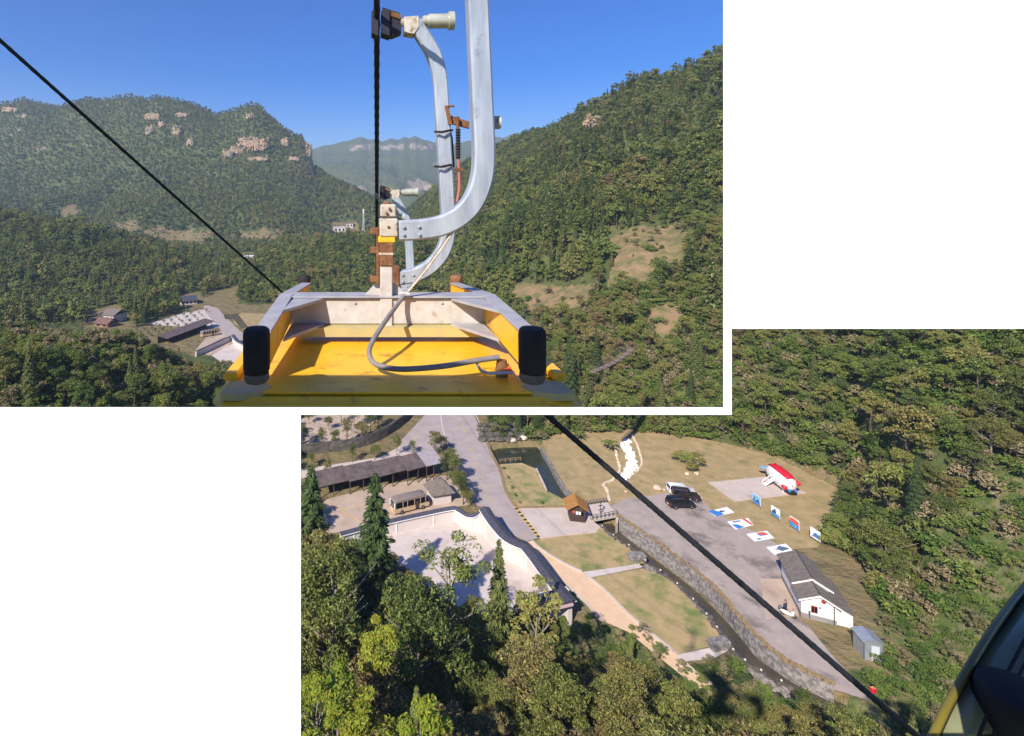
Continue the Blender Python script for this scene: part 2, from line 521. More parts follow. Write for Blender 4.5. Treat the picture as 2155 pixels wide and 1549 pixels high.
def masks(x, y, z):
    ok = y > 5
    px, py = proj(x, np.where(ok, y, 5), z)
    f = np.zeros(np.shape(x), bool); c = np.zeros(np.shape(x), bool)
    for p in FIELDS: f |= inpoly(px, py, p)
    for p in CLEAR: c |= inpoly(px, py, p)
    return f & ok & (y < 1300), c & ok & (y < 420)

fmask, cmask = masks(GX, GY, GZ)
ny, nx = GX.shape
verts = np.stack([GX, GY, GZ], -1).reshape(-1, 3)
ii = (np.arange(ny - 1)[:, None] * nx + np.arange(nx - 1)[None, :]).reshape(-1)
quads = np.stack([ii, ii + 1, ii + nx + 1, ii + nx], -1)
tme = bpy.data.meshes.new('terrain')
tme.vertices.add(len(verts)); tme.vertices.foreach_set('co', verts.astype(np.float32).ravel())
tme.loops.add(quads.size); tme.loops.foreach_set('vertex_index', quads.astype(np.int32).ravel())
tme.polygons.add(len(quads)); tme.polygons.foreach_set('loop_start', np.arange(0, quads.size, 4, dtype=np.int32))
tme.polygons.foreach_set('loop_total', np.full(len(quads), 4, np.int32))
tme.update(calc_edges=True); tme.validate()
tme.polygons.foreach_set('use_smooth', np.ones(len(quads), bool))
att = tme.color_attributes.new('cover', 'FLOAT_COLOR', 'POINT')
weed = ((GX > 40) & (GY < 75) & (GX / np.maximum(GY, 1) > 0.75)).astype(float)
cc = np.stack([fmask.astype(float), cmask.astype(float), weed, np.ones(GX.shape)], -1).astype(np.float32)
att.data.foreach_set('color', cc.ravel())

def terrain_mat():
    m = bpy.data.materials.new('wooded ground'); m.use_nodes = True
    N = m.node_tree.nodes; L = m.node_tree.links
    bs = N['Principled BSDF']; bs.inputs['Roughness'].default_value = 0.95; bs.inputs['Specular IOR Level'].default_value = 0.1
    geo = N.new('ShaderNodeNewGeometry'); at = N.new('ShaderNodeVertexColor'); at.layer_name = 'cover'
    sp = N.new('ShaderNodeSeparateColor'); L.new(at.outputs[0], sp.inputs[0])
    def noise(s, d=6):
        n = N.new('ShaderNodeTexNoise'); n.inputs['Scale'].default_value = s; n.inputs['Detail'].default_value = d
        n.inputs['Roughness'].default_value = 0.62
        L.new(geo.outputs['Position'], n.inputs['Vector']); return n.outputs[0]
    def mix(fac, a, b, lo=0.4, hi=0.6):
        r = N.new('ShaderNodeMapRange'); r.inputs['From Min'].default_value = lo; r.inputs['From Max'].default_value = hi
        L.new(fac, r.inputs['Value'])
        x = N.new('ShaderNodeMix'); x.data_type = 'RGBA'; L.new(r.outputs[0], x.inputs[0])
        for k, c in ((6, a), (7, b)):
            if isinstance(c, tuple): x.inputs[k].default_value = c
            else: L.new(c, x.inputs[k])
        return x.outputs[2]
    wood = mix(noise(0.06, 9), (0.060, 0.080, 0.026, 1), (0.120, 0.130, 0.042, 1), 0.38, 0.62)
    field = mix(noise(0.25, 8), (0.29, 0.19, 0.10, 1), (0.15, 0.14, 0.055, 1), 0.40, 0.60)
    clear = mix(noise(0.35, 8), (0.24, 0.17, 0.085, 1), (0.15, 0.15, 0.06, 1), 0.42, 0.7)
    weeds = mix(noise(0.5, 8), (0.085, 0.12, 0.03, 1), (0.22, 0.18, 0.09, 1), 0.42, 0.66)
    c = mix(sp.outputs[2], wood, weeds, 0.3, 0.7)
    c = mix(sp.outputs[0], c, field, 0.3, 0.7)
    c = mix(sp.outputs[1], c, clear, 0.3, 0.7)
    sn = N.new('ShaderNodeSeparateXYZ'); L.new(geo.outputs['True Normal'], sn.inputs[0])
    sx = N.new('ShaderNodeSeparateXYZ'); L.new(geo.outputs['Position'], sx.inputs[0])
    far = N.new('ShaderNodeMapRange'); far.inputs['From Min'].default_value = 690; far.inputs['From Max'].default_value = 760; L.new(sx.outputs[1], far.inputs['Value'])
    ns = N.new('ShaderNodeMath'); ns.operation = 'MULTIPLY_ADD'; ns.inputs[1].default_value = -0.45; ns.inputs[2].default_value = 1.225
    L.new(noise(0.03, 8), ns.inputs[0])
    st_ = N.new('ShaderNodeMath'); st_.operation = 'SUBTRACT'; L.new(ns.outputs[0], st_.inputs[0]); L.new(sn.outputs[2], st_.inputs[1])
    m2 = N.new('ShaderNodeMath'); m2.operation = 'MULTIPLY'; L.new(far.outputs[0], m2.inputs[0]); L.new(st_.outputs[0], m2.inputs[1])
    mp = N.new('ShaderNodeMapping'); mp.inputs['Scale'].default_value = (0.05, 0.05, 0.012); L.new(geo.outputs['Position'], mp.inputs['Vector'])
    nb = N.new('ShaderNodeTexNoise'); nb.inputs['Scale'].default_value = 1.0; nb.inputs['Detail'].default_value = 8; nb.inputs['Roughness'].default_value = 0.7
    L.new(mp.outputs[0], nb.inputs['Vector'])
    rock = mix(nb.outputs[0], (0.40, 0.29, 0.19, 1), (0.20, 0.185, 0.15, 1), 0.42, 0.6)
    c = mix(m2.outputs[0], c, rock, 0.37, 0.45)
    L.new(c, bs.inputs['Base Color'])
    bp = N.new('ShaderNodeBump'); bp.inputs['Strength'].default_value = 0.9; bp.inputs['Distance'].default_value = 2.5
    L.new(noise(0.13, 6), bp.inputs['Height']); L.new(bp.outputs[0], bs.inputs['Normal'])
    return m
terrain = bpy.data.objects.new('terrain', tme); C.objects.link(terrain)
tme.materials.append(terrain_mat())
terrain['kind'] = 'structure'

# ------------------------------------------------------------------ materials
m_asphalt = M('asphalt road', lin((162, 148, 141)), lin((178, 162, 153)), 0.35, 0.9, bump=0.2, bscale=20, c3=lin((132, 119, 114)), s3=0.12, t3=0.6)
m_gravel = M('worn tarmac', lin((156, 141, 132)), lin((178, 160, 147)), 0.5, 0.95, bump=0.3, bscale=12, c3=lin((124, 110, 104)), s3=0.16, t3=0.52, lo=0.3, hi=0.7)
m_concrete = M('pale concrete', lin((190, 172, 158)), lin((206, 188, 174)), 0.4, 0.9, c3=lin((164, 147, 135)), s3=0.2, t3=0.58)
m_beige = M('beige concrete', lin((174, 150, 130)), lin((194, 170, 148)), 0.3, 0.9, c3=lin((150, 129, 110)), s3=0.2, t3=0.56)
m_white_pave = M('white paving', lin((196, 180, 169)), lin((208, 193, 182)), 0.6, 0.85, c3=lin((190, 170, 155)), s3=0.25, t3=0.55)
m_tan = M('tan path', lin((214, 178, 142)), lin((222, 188, 152)), 0.8, 0.9)
m_lawn = M('dry lawn', lin((178, 150, 108)), lin((152, 134, 88)), 0.45, 0.95, bump=0.6, bscale=7, c3=lin((116, 114, 66)), s3=0.3, t3=0.55, w3=0.18, lo=0.36, hi=0.64)
m_lawn2 = M('green patched lawn', lin((184, 154, 112)), lin((160, 142, 94)), 0.6, 0.95, bump=0.6, bscale=7, c3=lin((110, 122, 62)), s3=0.22, t3=0.48, w3=0.16)
m_wallwhite = M('white plaster wall', lin((206, 192, 182)), lin((216, 204, 196)), 0.5, 0.85, c3=lin((184, 168, 156)), s3=0.5, t3=0.6)
m_coping = M('black tile coping', lin((62, 60, 70)), lin((86, 84, 94)), 3.0, 0.6, bump=0.5, bscale=8)
m_tile = M('grey roof tiles', lin((104, 93, 84)), lin((132, 120, 108)), 1.2, 0.8, bump=0.7, bscale=5, stretch=(1, 3, 1))
m_thatch = M('brown board roof', lin((84, 72, 70)), lin((112, 98, 92)), 0.9, 0.9, bump=0.6, bscale=4)
m_water = M('green pond water', lin((50, 54, 40)), lin((60, 64, 48)), 0.3, 0.08, bump=0.05, bscale=2, spec=0.5)
m_stream = M('brown stream water', lin((66, 60, 48)), lin((84, 76, 60)), 0.4, 0.12, bump=0.06, bscale=3, spec=0.5)
m_stone = M('stone masonry', lin((150, 142, 136)), lin((112, 104, 100)), 2.2, 0.9, bump=1.0, bscale=2.6, lo=0.42, hi=0.58, bdist=0.15)
m_rock = M('dark boulders', lin((70, 64, 58)), lin((106, 98, 88)), 1.0, 0.9, bump=0.8, bscale=3)
m_pale_rock = M('pale boulder', lin((214, 196, 170)), lin((190, 170, 144)), 1.5, 0.85, bump=0.5, bscale=4)
m_orange = M('orange bedding edge', lin((168, 132, 92)), lin((122, 112, 80)), 3, 0.9, bump=0.8, bscale=8)
m_wood_dark = M('dark stained timber', lin((64, 50, 46)), lin((84, 66, 58)), 3, 0.7, bump=0.3, bscale=12)
m_roof_orange = M('ochre shingle roof', lin((180, 128, 66)), lin((158, 108, 52)), 2.5, 0.7, bump=0.3, bscale=10)
m_black = M('black rubber', lin((38, 33, 33)), lin((52, 46, 44)), 6, 0.75, bump=0.1, bscale=30, spec=0.3)
m_tyre = M('tyre rubber', lin((30, 30, 30)), rough=0.8)
m_rim = M('alloy rim', lin((170, 172, 176)), rough=0.35, metal=0.8)
m_glass_dark = M('tinted glass', lin((18, 22, 26)), rough=0.06, spec=0.6)
m_yellowline = M('yellow road paint', lin((222, 182, 70)), lin((205, 165, 60)), 4, 0.8)
m_whiteline = M('white road paint', lin((226, 218, 214)), lin((205, 196, 192)), 4, 0.8)
m_white = M('white paint', lin((238, 236, 234)), rough=0.5)
m_red = M('red paint', lin((214, 32, 52)), rough=0.45)
m_blue = M('blue paint', lin((62, 128, 196)), rough=0.6)
m_navy = M('navy print', lin((40, 62, 110)), rough=0.6)
m_cyan = M('sky blue print', lin((120, 186, 224)), rough=0.6)
m_orangeprint = M('orange red print', lin((224, 92, 62)), rough=0.6)
m_greyprint = M('grey print', lin((98, 104, 116)), rough=0.6)
m_greenprint = M('green print', lin((70, 140, 110)), rough=0.6)
m_rail = M('grey metal rail', lin((120, 116, 112)), rough=0.5, metal=0.4)
m_metalshed = M('galvanised sheet', lin((188, 192, 196)), lin((165, 168, 172)), 3, 0.45, metal=0.5)
m_bark = M('grey brown bark', lin((104, 92, 78)), lin((78, 66, 54)), 2.5, 0.9, bump=0.6, bscale=9)
m_birch = M('pale bark', lin((158, 146, 130)), lin((116, 104, 90)), 2.5, 0.9, bump=0.4, bscale=9)

# ------------------------------------------------------------------ white panel with two openings, added for the blank ground around the views
m_blank_panel = M('white blank panel', (0.92, 0.92, 0.92, 1), rough=0.9, spec=0.2)
def build_blank_panel(d=1.15, t=0.02):
    xs = [None, -5, 633, 1522, 1540, 2160, None]
    ys = [None, -5, 692, 857, 873, 1554, None]
    def pt(i, j, back):
        dd = d + (t if back else 0)
        x = (-2.6 if i == 0 else 2.4) if xs[i] is None else (xs[i] - CX) / F * dd
        z = (0.93 if j == 0 else -1.45) if ys[j] is None else -(ys[j] - CY) / F * dd  # top raised so the panel throws a shade band on the near cabin roof
        return (x, dd, CAMZ + z)
    def is_open(i, j):      # cell between xs[i],xs[i+1] and ys[j],ys[j+1]
        if not (0 <= i < 6 and 0 <= j < 6): return True
        if 1 <= i <= 2 and 1 <= j <= 2: return True
        if i == 4 and 2 <= j <= 4: return True
        if 2 <= i <= 4 and j == 4: return True
        return False
    mb = MB()
    idx = {}
    def v(i, j, b):
        k = (i, j, b)
        if k not in idx:
            idx[k] = len(mb.v); mb.v.append(pt(i, j, b))
        return idx[k]
    def face(*q):
        mb.f.append(q); mb.mi.append(0)
    for i in range(6):
        for j in range(6):
            if is_open(i, j): continue
            face(v(i, j, 0), v(i, j + 1, 0), v(i + 1, j + 1, 0), v(i + 1, j, 0))
            face(v(i, j, 1), v(i + 1, j, 1), v(i + 1, j + 1, 1), v(i, j + 1, 1))
            if is_open(i - 1, j): face(v(i, j, 0), v(i, j, 1), v(i, j + 1, 1), v(i, j + 1, 0))
            if is_open(i + 1, j): face(v(i + 1, j, 0), v(i + 1, j + 1, 0), v(i + 1, j + 1, 1), v(i + 1, j, 1))
            if is_open(i, j - 1): face(v(i, j, 0), v(i + 1, j, 0), v(i + 1, j, 1), v(i, j, 1))
            if is_open(i, j + 1): face(v(i, j + 1, 0), v(i, j + 1, 1), v(i + 1, j + 1, 1), v(i + 1, j + 1, 0))
    o = mb.build('wall', m_blank_panel)  # the added blank panel, not a wall of the place
    o['kind'] = 'structure'
build_blank_panel()

# ------------------------------------------------------------------ trees
GREENS = [(0.06, (0.062, 0.108, 0.030, 1)), (0.24, (0.125, 0.185, 0.042, 1)), (0.42, (0.200, 0.250, 0.056, 1)), (0.58, (0.265, 0.295, 0.066, 1)),
          (0.76, (0.320, 0.300, 0.080, 1)), (0.94, (0.310, 0.225, 0.100, 1))]
DARKS = [(0.1, (0.050, 0.088, 0.028, 1)), (0.4, (0.100, 0.142, 0.040, 1)), (0.65, (0.160, 0.188, 0.052, 1)), (0.85, (0.205, 0.205, 0.06, 1))]
LIMES = [(0.2, (0.20, 0.29, 0.03, 1)), (0.8, (0.33, 0.36, 0.04, 1))]
DRY = [(0.2, (0.20, 0.19, 0.075, 1)), (0.8, (0.30, 0.24, 0.12, 1))]
lm_green = leafmat('broad leaves', GREENS, 0.33, 0.4)
lm_near = leafmat('near broad leaves', [(p_, (c_[0] * 0.86, c_[1] * 0.82, c_[2] * 0.90, 1)) for p_, c_ in GREENS], 0.33, 0.8)  # wide leaf-to-leaf brightness spread paints in glossy highlights and dark gaps
lm_dark = leafmat('conifer needles', DARKS, 0.12, 0.4)
lm_lime = leafmat('lime yellow leaves', LIMES, 0.35, 0.35)
lm_dry = leafmat('dry grass and scrub', DRY, 0.2, 0.4)
lm_grass = leafmat('lush weeds', [(0.2, (0.10, 0.17, 0.03, 1)), (0.6, (0.17, 0.24, 0.045, 1)), (0.9, (0.24, 0.25, 0.07, 1))], 0.3, 0.4)
lm_yellow = leafmat('yellow autumn leaves', [(0.2, (0.40, 0.26, 0.03, 1)), (0.8, (0.48, 0.34, 0.04, 1))], 0.3, 0.3)
lm_banana = leafmat('banana leaves', [(0.2, (0.10, 0.17, 0.03, 1)), (0.8, (0.15, 0.21, 0.05, 1))], 0.35, 0.3)

def rot_frames(nrm, rng):
    n = len(nrm)
    nrm = nrm / (np.linalg.norm(nrm, axis=1, keepdims=True) + 1e-9)
    r = rng.normal(size=(n, 3))
    a = np.cross(nrm, r); a /= (np.linalg.norm(a, axis=1, keepdims=True) + 1e-9)
    return nrm, a, np.cross(nrm, a)

def leaf_mesh(name, pos, nrm, size, mats, aspect=0.6, rng=None, a=None, extra=None, fold=0.0):
    """leaves as pointed quads; extra = MB with trunk and limbs in slot 0"""
    rng = rng or np.random.default_rng(1)
    n = len(pos)
    nrm, ax, bx = rot_frames(nrm, rng)
    if a is not None:
        ax = a / (np.linalg.norm(a, axis=1, keepdims=True) + 1e-9)
        bx = np.cross(nrm, ax); bx /= (np.linalg.norm(bx, axis=1, keepdims=True) + 1e-9)
    s = np.asarray(size).reshape(-1, 1) * np.ones((n, 1))
    v = np.stack([pos - ax * s * 0.5, pos + bx * s * aspect * 0.5 - ax * s * 0.05, pos + ax * s * 0.5 - nrm * s * fold, pos - bx * s * aspect * 0.5 - ax * s * 0.05], 1).reshape(-1, 3)
    f = np.arange(4 * n).reshape(-1, 4)
    nv0 = len(extra.v) if extra else 0
    me = bpy.data.meshes.new(name)
    allv = v if not extra else np.concatenate([np.array([tuple(p) for p in extra.v]), v])
    faces = ([tuple(q) for q in extra.f] if extra else []) + (f + nv0).tolist()
    me.from_pydata(allv.tolist(), [], faces)
    for m in mats: me.materials.append(m)
    if extra:
        mi = np.ones(len(faces), np.int32); mi[:len(extra.f)] = 0
        me.polygons.foreach_set('material_index', mi)
    return me

def trunk_mb(h, r, crown0, spread, rng, limbs=6, lean=0.0):
    mb = MB()
    pts = [(0, 0, -0.6)]; k = 5
    for i in range(1, k + 1):
        t = i / k
        pts.append((lean * t * h + rng.normal() * 0.05 * h * 0.2, rng.normal() * 0.05 * h * 0.2, h * 0.82 * t))
    mb.tube(pts, [r * (1 - 0.8 * i / k) for i in range(k + 1)], 7)
    for j in range(limbs):
        a = rng.uniform(0, 2 * math.pi); t = rng.uniform(crown0, 0.75)
        z0 = h * t * 0.85
        i0 = min(int(z0 / (h * 0.82) * k), k - 1)
        base = Vector(pts[i0 + 1]); base.z = z0
        L_ = spread * rng.uniform(0.55, 0.95)
        e = base + Vector((math.cos(a) * L_, math.sin(a) * L_, L_ * rng.uniform(0.5, 1.0)))
        mid = (base + e) / 2 + Vector((0, 0, -0.08 * L_))
        mb.tube([base, mid, e], [r * 0.42, r * 0.27, r * 0.08], 5)
    return mb

def crown_broad(rng, h, rad, n, size, clumps=22, c0=0.3, flat=1.0, open_=0.0, wild=0.0):
    cz = h * (c0 + 1) / 2; hz = h * (1 - c0) / 2
    d = rng.normal(size=(clumps, 3)); d /= np.linalg.norm(d, axis=1, keepdims=True)
    d[:, 2] = np.where(d[:, 2] < -0.5, -d[:, 2], d[:, 2])
    rr = rng.uniform(0.3, 1.05, (clumps, 1)) ** 0.7
    cen = d * rr * np.array([rad * 0.8, rad * 0.8, hz * 0.82]) + np.array([0, 0, cz])
    cr = rng.uniform(0.16, 0.46, clumps) * rad * (1 - open_)
    k = rng.integers(0, clumps, n)
    dd = rng.normal(size=(n, 3)); dd /= np.linalg.norm(dd, axis=1, keepdims=True)
    dd[:, 2] = np.where(dd[:, 2] < -0.35, -dd[:, 2] * 0.8, dd[:, 2])
    q = rng.uniform(0.55, 1.0, (n, 1)) ** 0.5
    pos = cen[k] + dd * q * cr[k][:, None] * np.array([1, 1, 0.72 * flat])
    nrm = dd * 0.65 + rng.normal(size=(n, 3)) * (0.45 + wild) + np.array([-0.15, -0.25, 0.65]) * (1 - 0.5 * wild)
    s = size * rng.uniform(0.65, 1.3, n)
    return pos, nrm, s

def crown_conifer(rng, h, rad, n, size, c0=0.12):
    t = rng.uniform(0, 1, n) ** 0.75             # 0 top .. 1 bottom
    lay = np.round(t * 16) / 16
    t2 = 0.6 * lay + 0.4 * t
    z = h * (1 - t2 * (1 - c0))
    a = rng.uniform(0, 2 * math.pi, n)
    arm = rad * (0.08 + 0.92 * t2) * (0.75 + 0.25 * np.sin(a * 5 + lay * 40))
    q = rng.uniform(0.25, 1.0, n) ** 0.6
    rr = arm * q
    pos = np.stack([np.cos(a) * rr, np.sin(a) * rr, z - rr * 0.28 + rng.normal(size=n) * 0.12], -1)
    nrm = np.stack([np.cos(a) * 0.5, np.sin(a) * 0.5, np.ones(n)], -1) + rng.normal(size=(n, 3)) * 0.35
    ax = np.stack([np.cos(a), np.sin(a), np.full(n, -0.35)], -1) + rng.normal(size=(n, 3)) * 0.35
    return pos, nrm, size * rng.uniform(0.7, 1.3, n), ax

def two_part(name, h, r, crown, leafm, bark, rng, aspect=0.6, c0=0.3, spread=2.0, limbs=6, fold=0.1):
    """(trunk mesh, crown mesh)"""
    tm = trunk_mb(h, r, c0, spread, rng, limbs)
    me = bpy.data.meshes.new('trunk')
    me.from_pydata([tuple(p) for p in tm.v], [], tm.f); me.materials.append(bark)
    me.polygons.foreach_set('use_smooth', [True] * len(me.polygons))
    a = crown[3] if len(crown) > 3 else None
    cm = leaf_mesh('crown', crown[0], crown[1], crown[2], [leafm], aspect, rng, a, fold=fold)
    return me, cm

g = np.random.default_rng
NEAR = {'broad': [], 'conifer': [], 'lime': [], 'shrub': [], 'yellow': []}
for k, (h, rad, nl, sz, cl, fl, op) in enumerate([(9, 3.1, 3600, .34, 24, 1, 0), (10.5, 2.7, 3400, .32, 22, 1, .1), (8, 3.5, 3800, .34, 26, .8, .05), (9.5, 2.9, 3000, .36, 18, 1, .15),
                                                  (11, 3.2, 3800, .33, 28, 1, .12)]):
    r = g(100 + k)
    NEAR['broad'].append((h,) + two_part('b', h, 0.20, crown_broad(r, h, rad, int(nl * 2.2), sz * 0.68, cl + 26, 0.06, fl, op + 0.22, 0.7), lm_near, m_bark if k % 2 else m_birch, r, 0.42, 0.25, rad * 1.0, 16))
for k, (h, rad, nl) in enumerate([(15, 2.5, 4200), (13, 2.2, 3600), (17, 2.7, 4600)]):
    r = g(200 + k)
    NEAR['conifer'].append((h,) + two_part('c', h, 0.22, crown_conifer(r, h, rad, int(nl * 2.2), 0.34), lm_dark, m_bark, r, 0.32, 0.2, 1.0, 0))
for k, (h, rad, nl) in enumerate([(9, 2.3, 750), (8, 1.9, 650)]):
    r = g(350 + k)
    NEAR.setdefault('open', []).append((h,) + two_part('o', h, 0.11, crown_broad(r, h, rad, nl * 3, 0.19, 22, 0.25, 1, 0.25), lm_green, m_birch, r, 0.5, 0.3, rad * 0.85, 12, 0.2))
for k, (h, rad, nl) in enumerate([(8, 2.4, 1100), (7, 2.0, 900)]):
    r = g(300 + k)
    NEAR['lime'].append((h,) + two_part('l', h, 0.13, crown_broad(r, h, rad, nl * 2, 0.26, 18, 0.3, 1, 0.2), lm_lime, m_birch, r, 0.42, 0.3, rad * 0.8, 10, 0.25))
for k, (h, rad, nl) in enumerate([(3.2, 1.9, 1700), (2.4, 1.5, 1300), (4.0, 1.8, 1700)]):
    r = g(400 + k)
    NEAR['shrub'].append((h,) + two_part('s', h, 0.07, crown_broad(r, h, rad, int(nl * 1.6), 0.19, 18, 0.02, 1, 0.0), lm_green, m_bark, r, 0.5, 0.1, rad * 0.7, 5))
r = g(500)
NEAR['yellow'].append((5,) + two_part('y', 5, 0.1, crown_broad(r, 5, 1.3, 900, 0.3, 12, 0.2, 1, 0.0), lm_yellow, m_bark, r, 0.5, 0.2, 0.9, 5))

def plant_tree(name, pool, k, x, y, z, sc, rz, label, group, cat='tree', lean=0.0):
    h, tm, cm = NEAR[pool][k % len(NEAR[pool])]
    o = bpy.data.objects.new(name, None); C.objects.link(o); o.empty_display_size = 0.5
    o.location = (x, y, z); o.rotation_euler = (lean, 0, rz); o.scale = (sc, sc, sc * 1.0)
    tag(o, label, cat, group)
    t = bpy.data.objects.new('trunk', tm); C.objects.link(t); t.parent = o
    c = bpy.data.objects.new('crown', cm); C.objects.link(c); c.parent = o
    return o

# prototypes for the forest mass (trunk and crown in one light mesh)
def proto(name, me):
    return bpy.data.objects.new(name, me)
MID_B, MID_C, FAR_B, MID_S = [], [], [], []
for k, (h, rad, nl, cl) in enumerate([(9, 3.1, 620, 20), (10.5, 2.8, 560, 18), (8, 3.4, 640, 22), (9.5, 2.8, 520, 15)]):
    r = g(600 + k); c = crown_broad(r, h, rad, int(nl * 1.15), 0.78, cl, 0.0, 1, 0.0)
    MID_B.append(proto('forest_tree', leaf_mesh('forest_tree', c[0], c[1], c[2], [m_bark, lm_green], 0.62, r, extra=trunk_mb(h, 0.18, .3, 2, r, 3), fold=0.15)))
for k, (h, rad, nl) in enumerate([(14, 2.5, 620), (12, 2.2, 520), (16, 2.7, 680)]):
    r = g(700 + k); c = crown_conifer(r, h, rad, nl, 1.15)
    MID_C.append(proto('forest_conifer', leaf_mesh('forest_conifer', c[0], c[1], c[2], [m_bark, lm_dark], 0.36, r, c[3], extra=trunk_mb(h, 0.2, .3, 1, r, 0))))
for k, (h, rad, nl) in enumerate([(9, 3.3, 190), (10, 3.0, 180), (8, 3.5, 200)]):
    r = g(800 + k); c = crown_broad(r, h, rad, nl, 1.75, 14, 0.05, 1, 0)
    FAR_B.append(proto('distant_tree', leaf_mesh('distant_tree', c[0], c[1], c[2], [lm_green], 0.7, r, fold=0.15)))
for k, (h, rad, nl) in enumerate([(1.9, 1.5, 330), (1.4, 1.3, 300), (2.4, 1.3, 330)]):
    r = g(850 + k); c = crown_broad(r, h, rad, nl, 0.38, 12, -0.1, 1, 0)
    MID_S.append(proto('undergrowth', leaf_mesh('undergrowth', c[0], c[1], c[2], [lm_grass if k != 2 else lm_dry], 0.45, r, fold=0.2)))

CLOSE_B = []
for k, (h, rad, nl, cl) in enumerate([(9, 3.1, 2600, 34), (10.5, 2.8, 2400, 30), (8, 3.4, 2700, 36), (9.5, 2.8, 2200, 28)]):
    r = g(650 + k); c = crown_broad(r, h, rad, nl, 0.36, cl, 0.02, 1, 0.12, 0.4)
    CLOSE_B.append(proto('hillside_tree', leaf_mesh('hillside_tree', c[0], c[1], c[2], [m_bark, lm_green], 0.5, r, extra=trunk_mb(h, 0.18, .3, 2, r, 6), fold=0.15)))
FINE_S = []
for k, (h, rad, nl) in enumerate([(1.9, 1.4, 900), (1.4, 1.3, 800), (2.2, 1.2, 800)]):
    r = g(870 + k); c = crown_broad(r, h, rad, nl, 0.19, 14, -0.1, 1, 0)
    FINE_S.append(proto('fine_undergrowth', leaf_mesh('fine_undergrowth', c[0], c[1], c[2], [lm_grass if k != 2 else lm_dry], 0.45, r, fold=0.2)))

def gn_scatter(name, pts, scl, rot, protos, label, cat):
    """ONE stuff object: a cloud of points that carries copies of the light tree meshes"""
    me = bpy.data.meshes.new(name)
    n = len(pts)
    me.vertices.add(n); me.vertices.foreach_set('co', np.asarray(pts, np.float32).ravel())
    for nm, dat, ty in (('sc', scl, 'FLOAT'), ('rz', rot, 'FLOAT'), ('pick', RNG.integers(0, len(protos), n), 'INT')):
        a = me.attributes.new(nm, ty, 'POINT')
        a.data.foreach_set('value', np.asarray(dat, np.int32 if ty == 'INT' else np.float32))
    o = bpy.data.objects.new(name, me); C.objects.link(o)
    ng = bpy.data.node_groups.new(name, 'GeometryNodeTree')
    ng.interface.new_socket('Geometry', in_out='INPUT', socket_type='NodeSocketGeometry')
    ng.interface.new_socket('Geometry', in_out='OUTPUT', socket_type='NodeSocketGeometry')
    N = ng.nodes; L = ng.links
    gi = N.new('NodeGroupInput'); go = N.new('NodeGroupOutput')
    jn = N.new('GeometryNodeJoinGeometry')
    for p in protos:
        oi = N.new('GeometryNodeObjectInfo'); oi.transform_space = 'ORIGINAL'
        oi.inputs['Object'].default_value = p; oi.inputs['As Instance'].default_value = True
        L.new(oi.outputs['Geometry'], jn.inputs[0])
    def na(nm, ty):
        q = N.new('GeometryNodeInputNamedAttribute'); q.data_type = ty; q.inputs[0].default_value = nm; return q.outputs['Attribute']
    ip = N.new('GeometryNodeInstanceOnPoints')
    L.new(gi.outputs[0], ip.inputs['Points']); L.new(jn.outputs[0], ip.inputs['Instance'])
    ip.inputs['Pick Instance'].default_value = True
    L.new(na('pick', 'INT'), ip.inputs['Instance Index'])
    cx = N.new('ShaderNodeCombineXYZ'); L.new(na('rz', 'FLOAT'), cx.inputs[2]); L.new(cx.outputs[0], ip.inputs['Rotation'])
    sx = N.new('ShaderNodeCombineXYZ'); s_ = na('sc', 'FLOAT')
    for k in range(3): L.new(s_, sx.inputs[k])
    L.new(sx.outputs[0], ip.inputs['Scale'])
    L.new(ip.outputs[0], go.inputs[0])
    md = o.modifiers.new('scatter', 'NODES'); md.node_group = ng
    tag(o, label, cat, kind='stuff')
    return o

def jitter(x0, x1, y0, y1, sp):
    xs = np.arange(x0, x1, sp); ys = np.arange(y0, y1, sp)
    a, b = np.meshgrid(xs, ys)
    a = a + RNG.uniform(-0.48, 0.48, a.shape) * sp; b = b + RNG.uniform(-0.48, 0.48, b.shape) * sp
    return a.ravel(), b.ravel()

def in_window(px, py, m=0):
    up = (px > -m) & (px < 1522 + m) & (py < 857 + m)
    lo = (px > 633 - m) & (px < 2155 + m) & (py > 873 - m) & (py < 1549 + m)
    rt = (px > 1540 - m) & (px < 2155 + m) & (py > 692 - m) & (py < 1549 + m)
    return up | lo | rt

def forest_points(y0, y1, sp, umin, umax):
    xs, ys = jitter(umin * y1 - 10, umax * y1 + 10, y0, y1, sp)
    u = xs / ys
    k = (u > umin) & (u < umax)
    xs, ys = xs[k], ys[k]
    zs = H(xs, ys)
    f, c = masks(xs, ys, zs)
    d = dist_poly(xs, ys, [tuple(p) for p in STREAM])
    k = ~f & ~c & (d > 4.5)
    return xs[k], ys[k], zs[k]

# nearest wood: candidates, the largest in view become trees of their own
xa, ya, za = forest_points(23, 62, 2.3, -0.75, 1.45)
xb, yb, zb = forest_points(62, 260, 3.2, -0.85, 1.5)
xn = np.concatenate([xa, xb]); yn = np.concatenate([ya, yb]); zn = np.concatenate([za, zb])
# the weedy slope at the right keeps shrubs instead of trees
weedz = (xn > 44) & (yn < 72) & (xn / yn > 0.80)
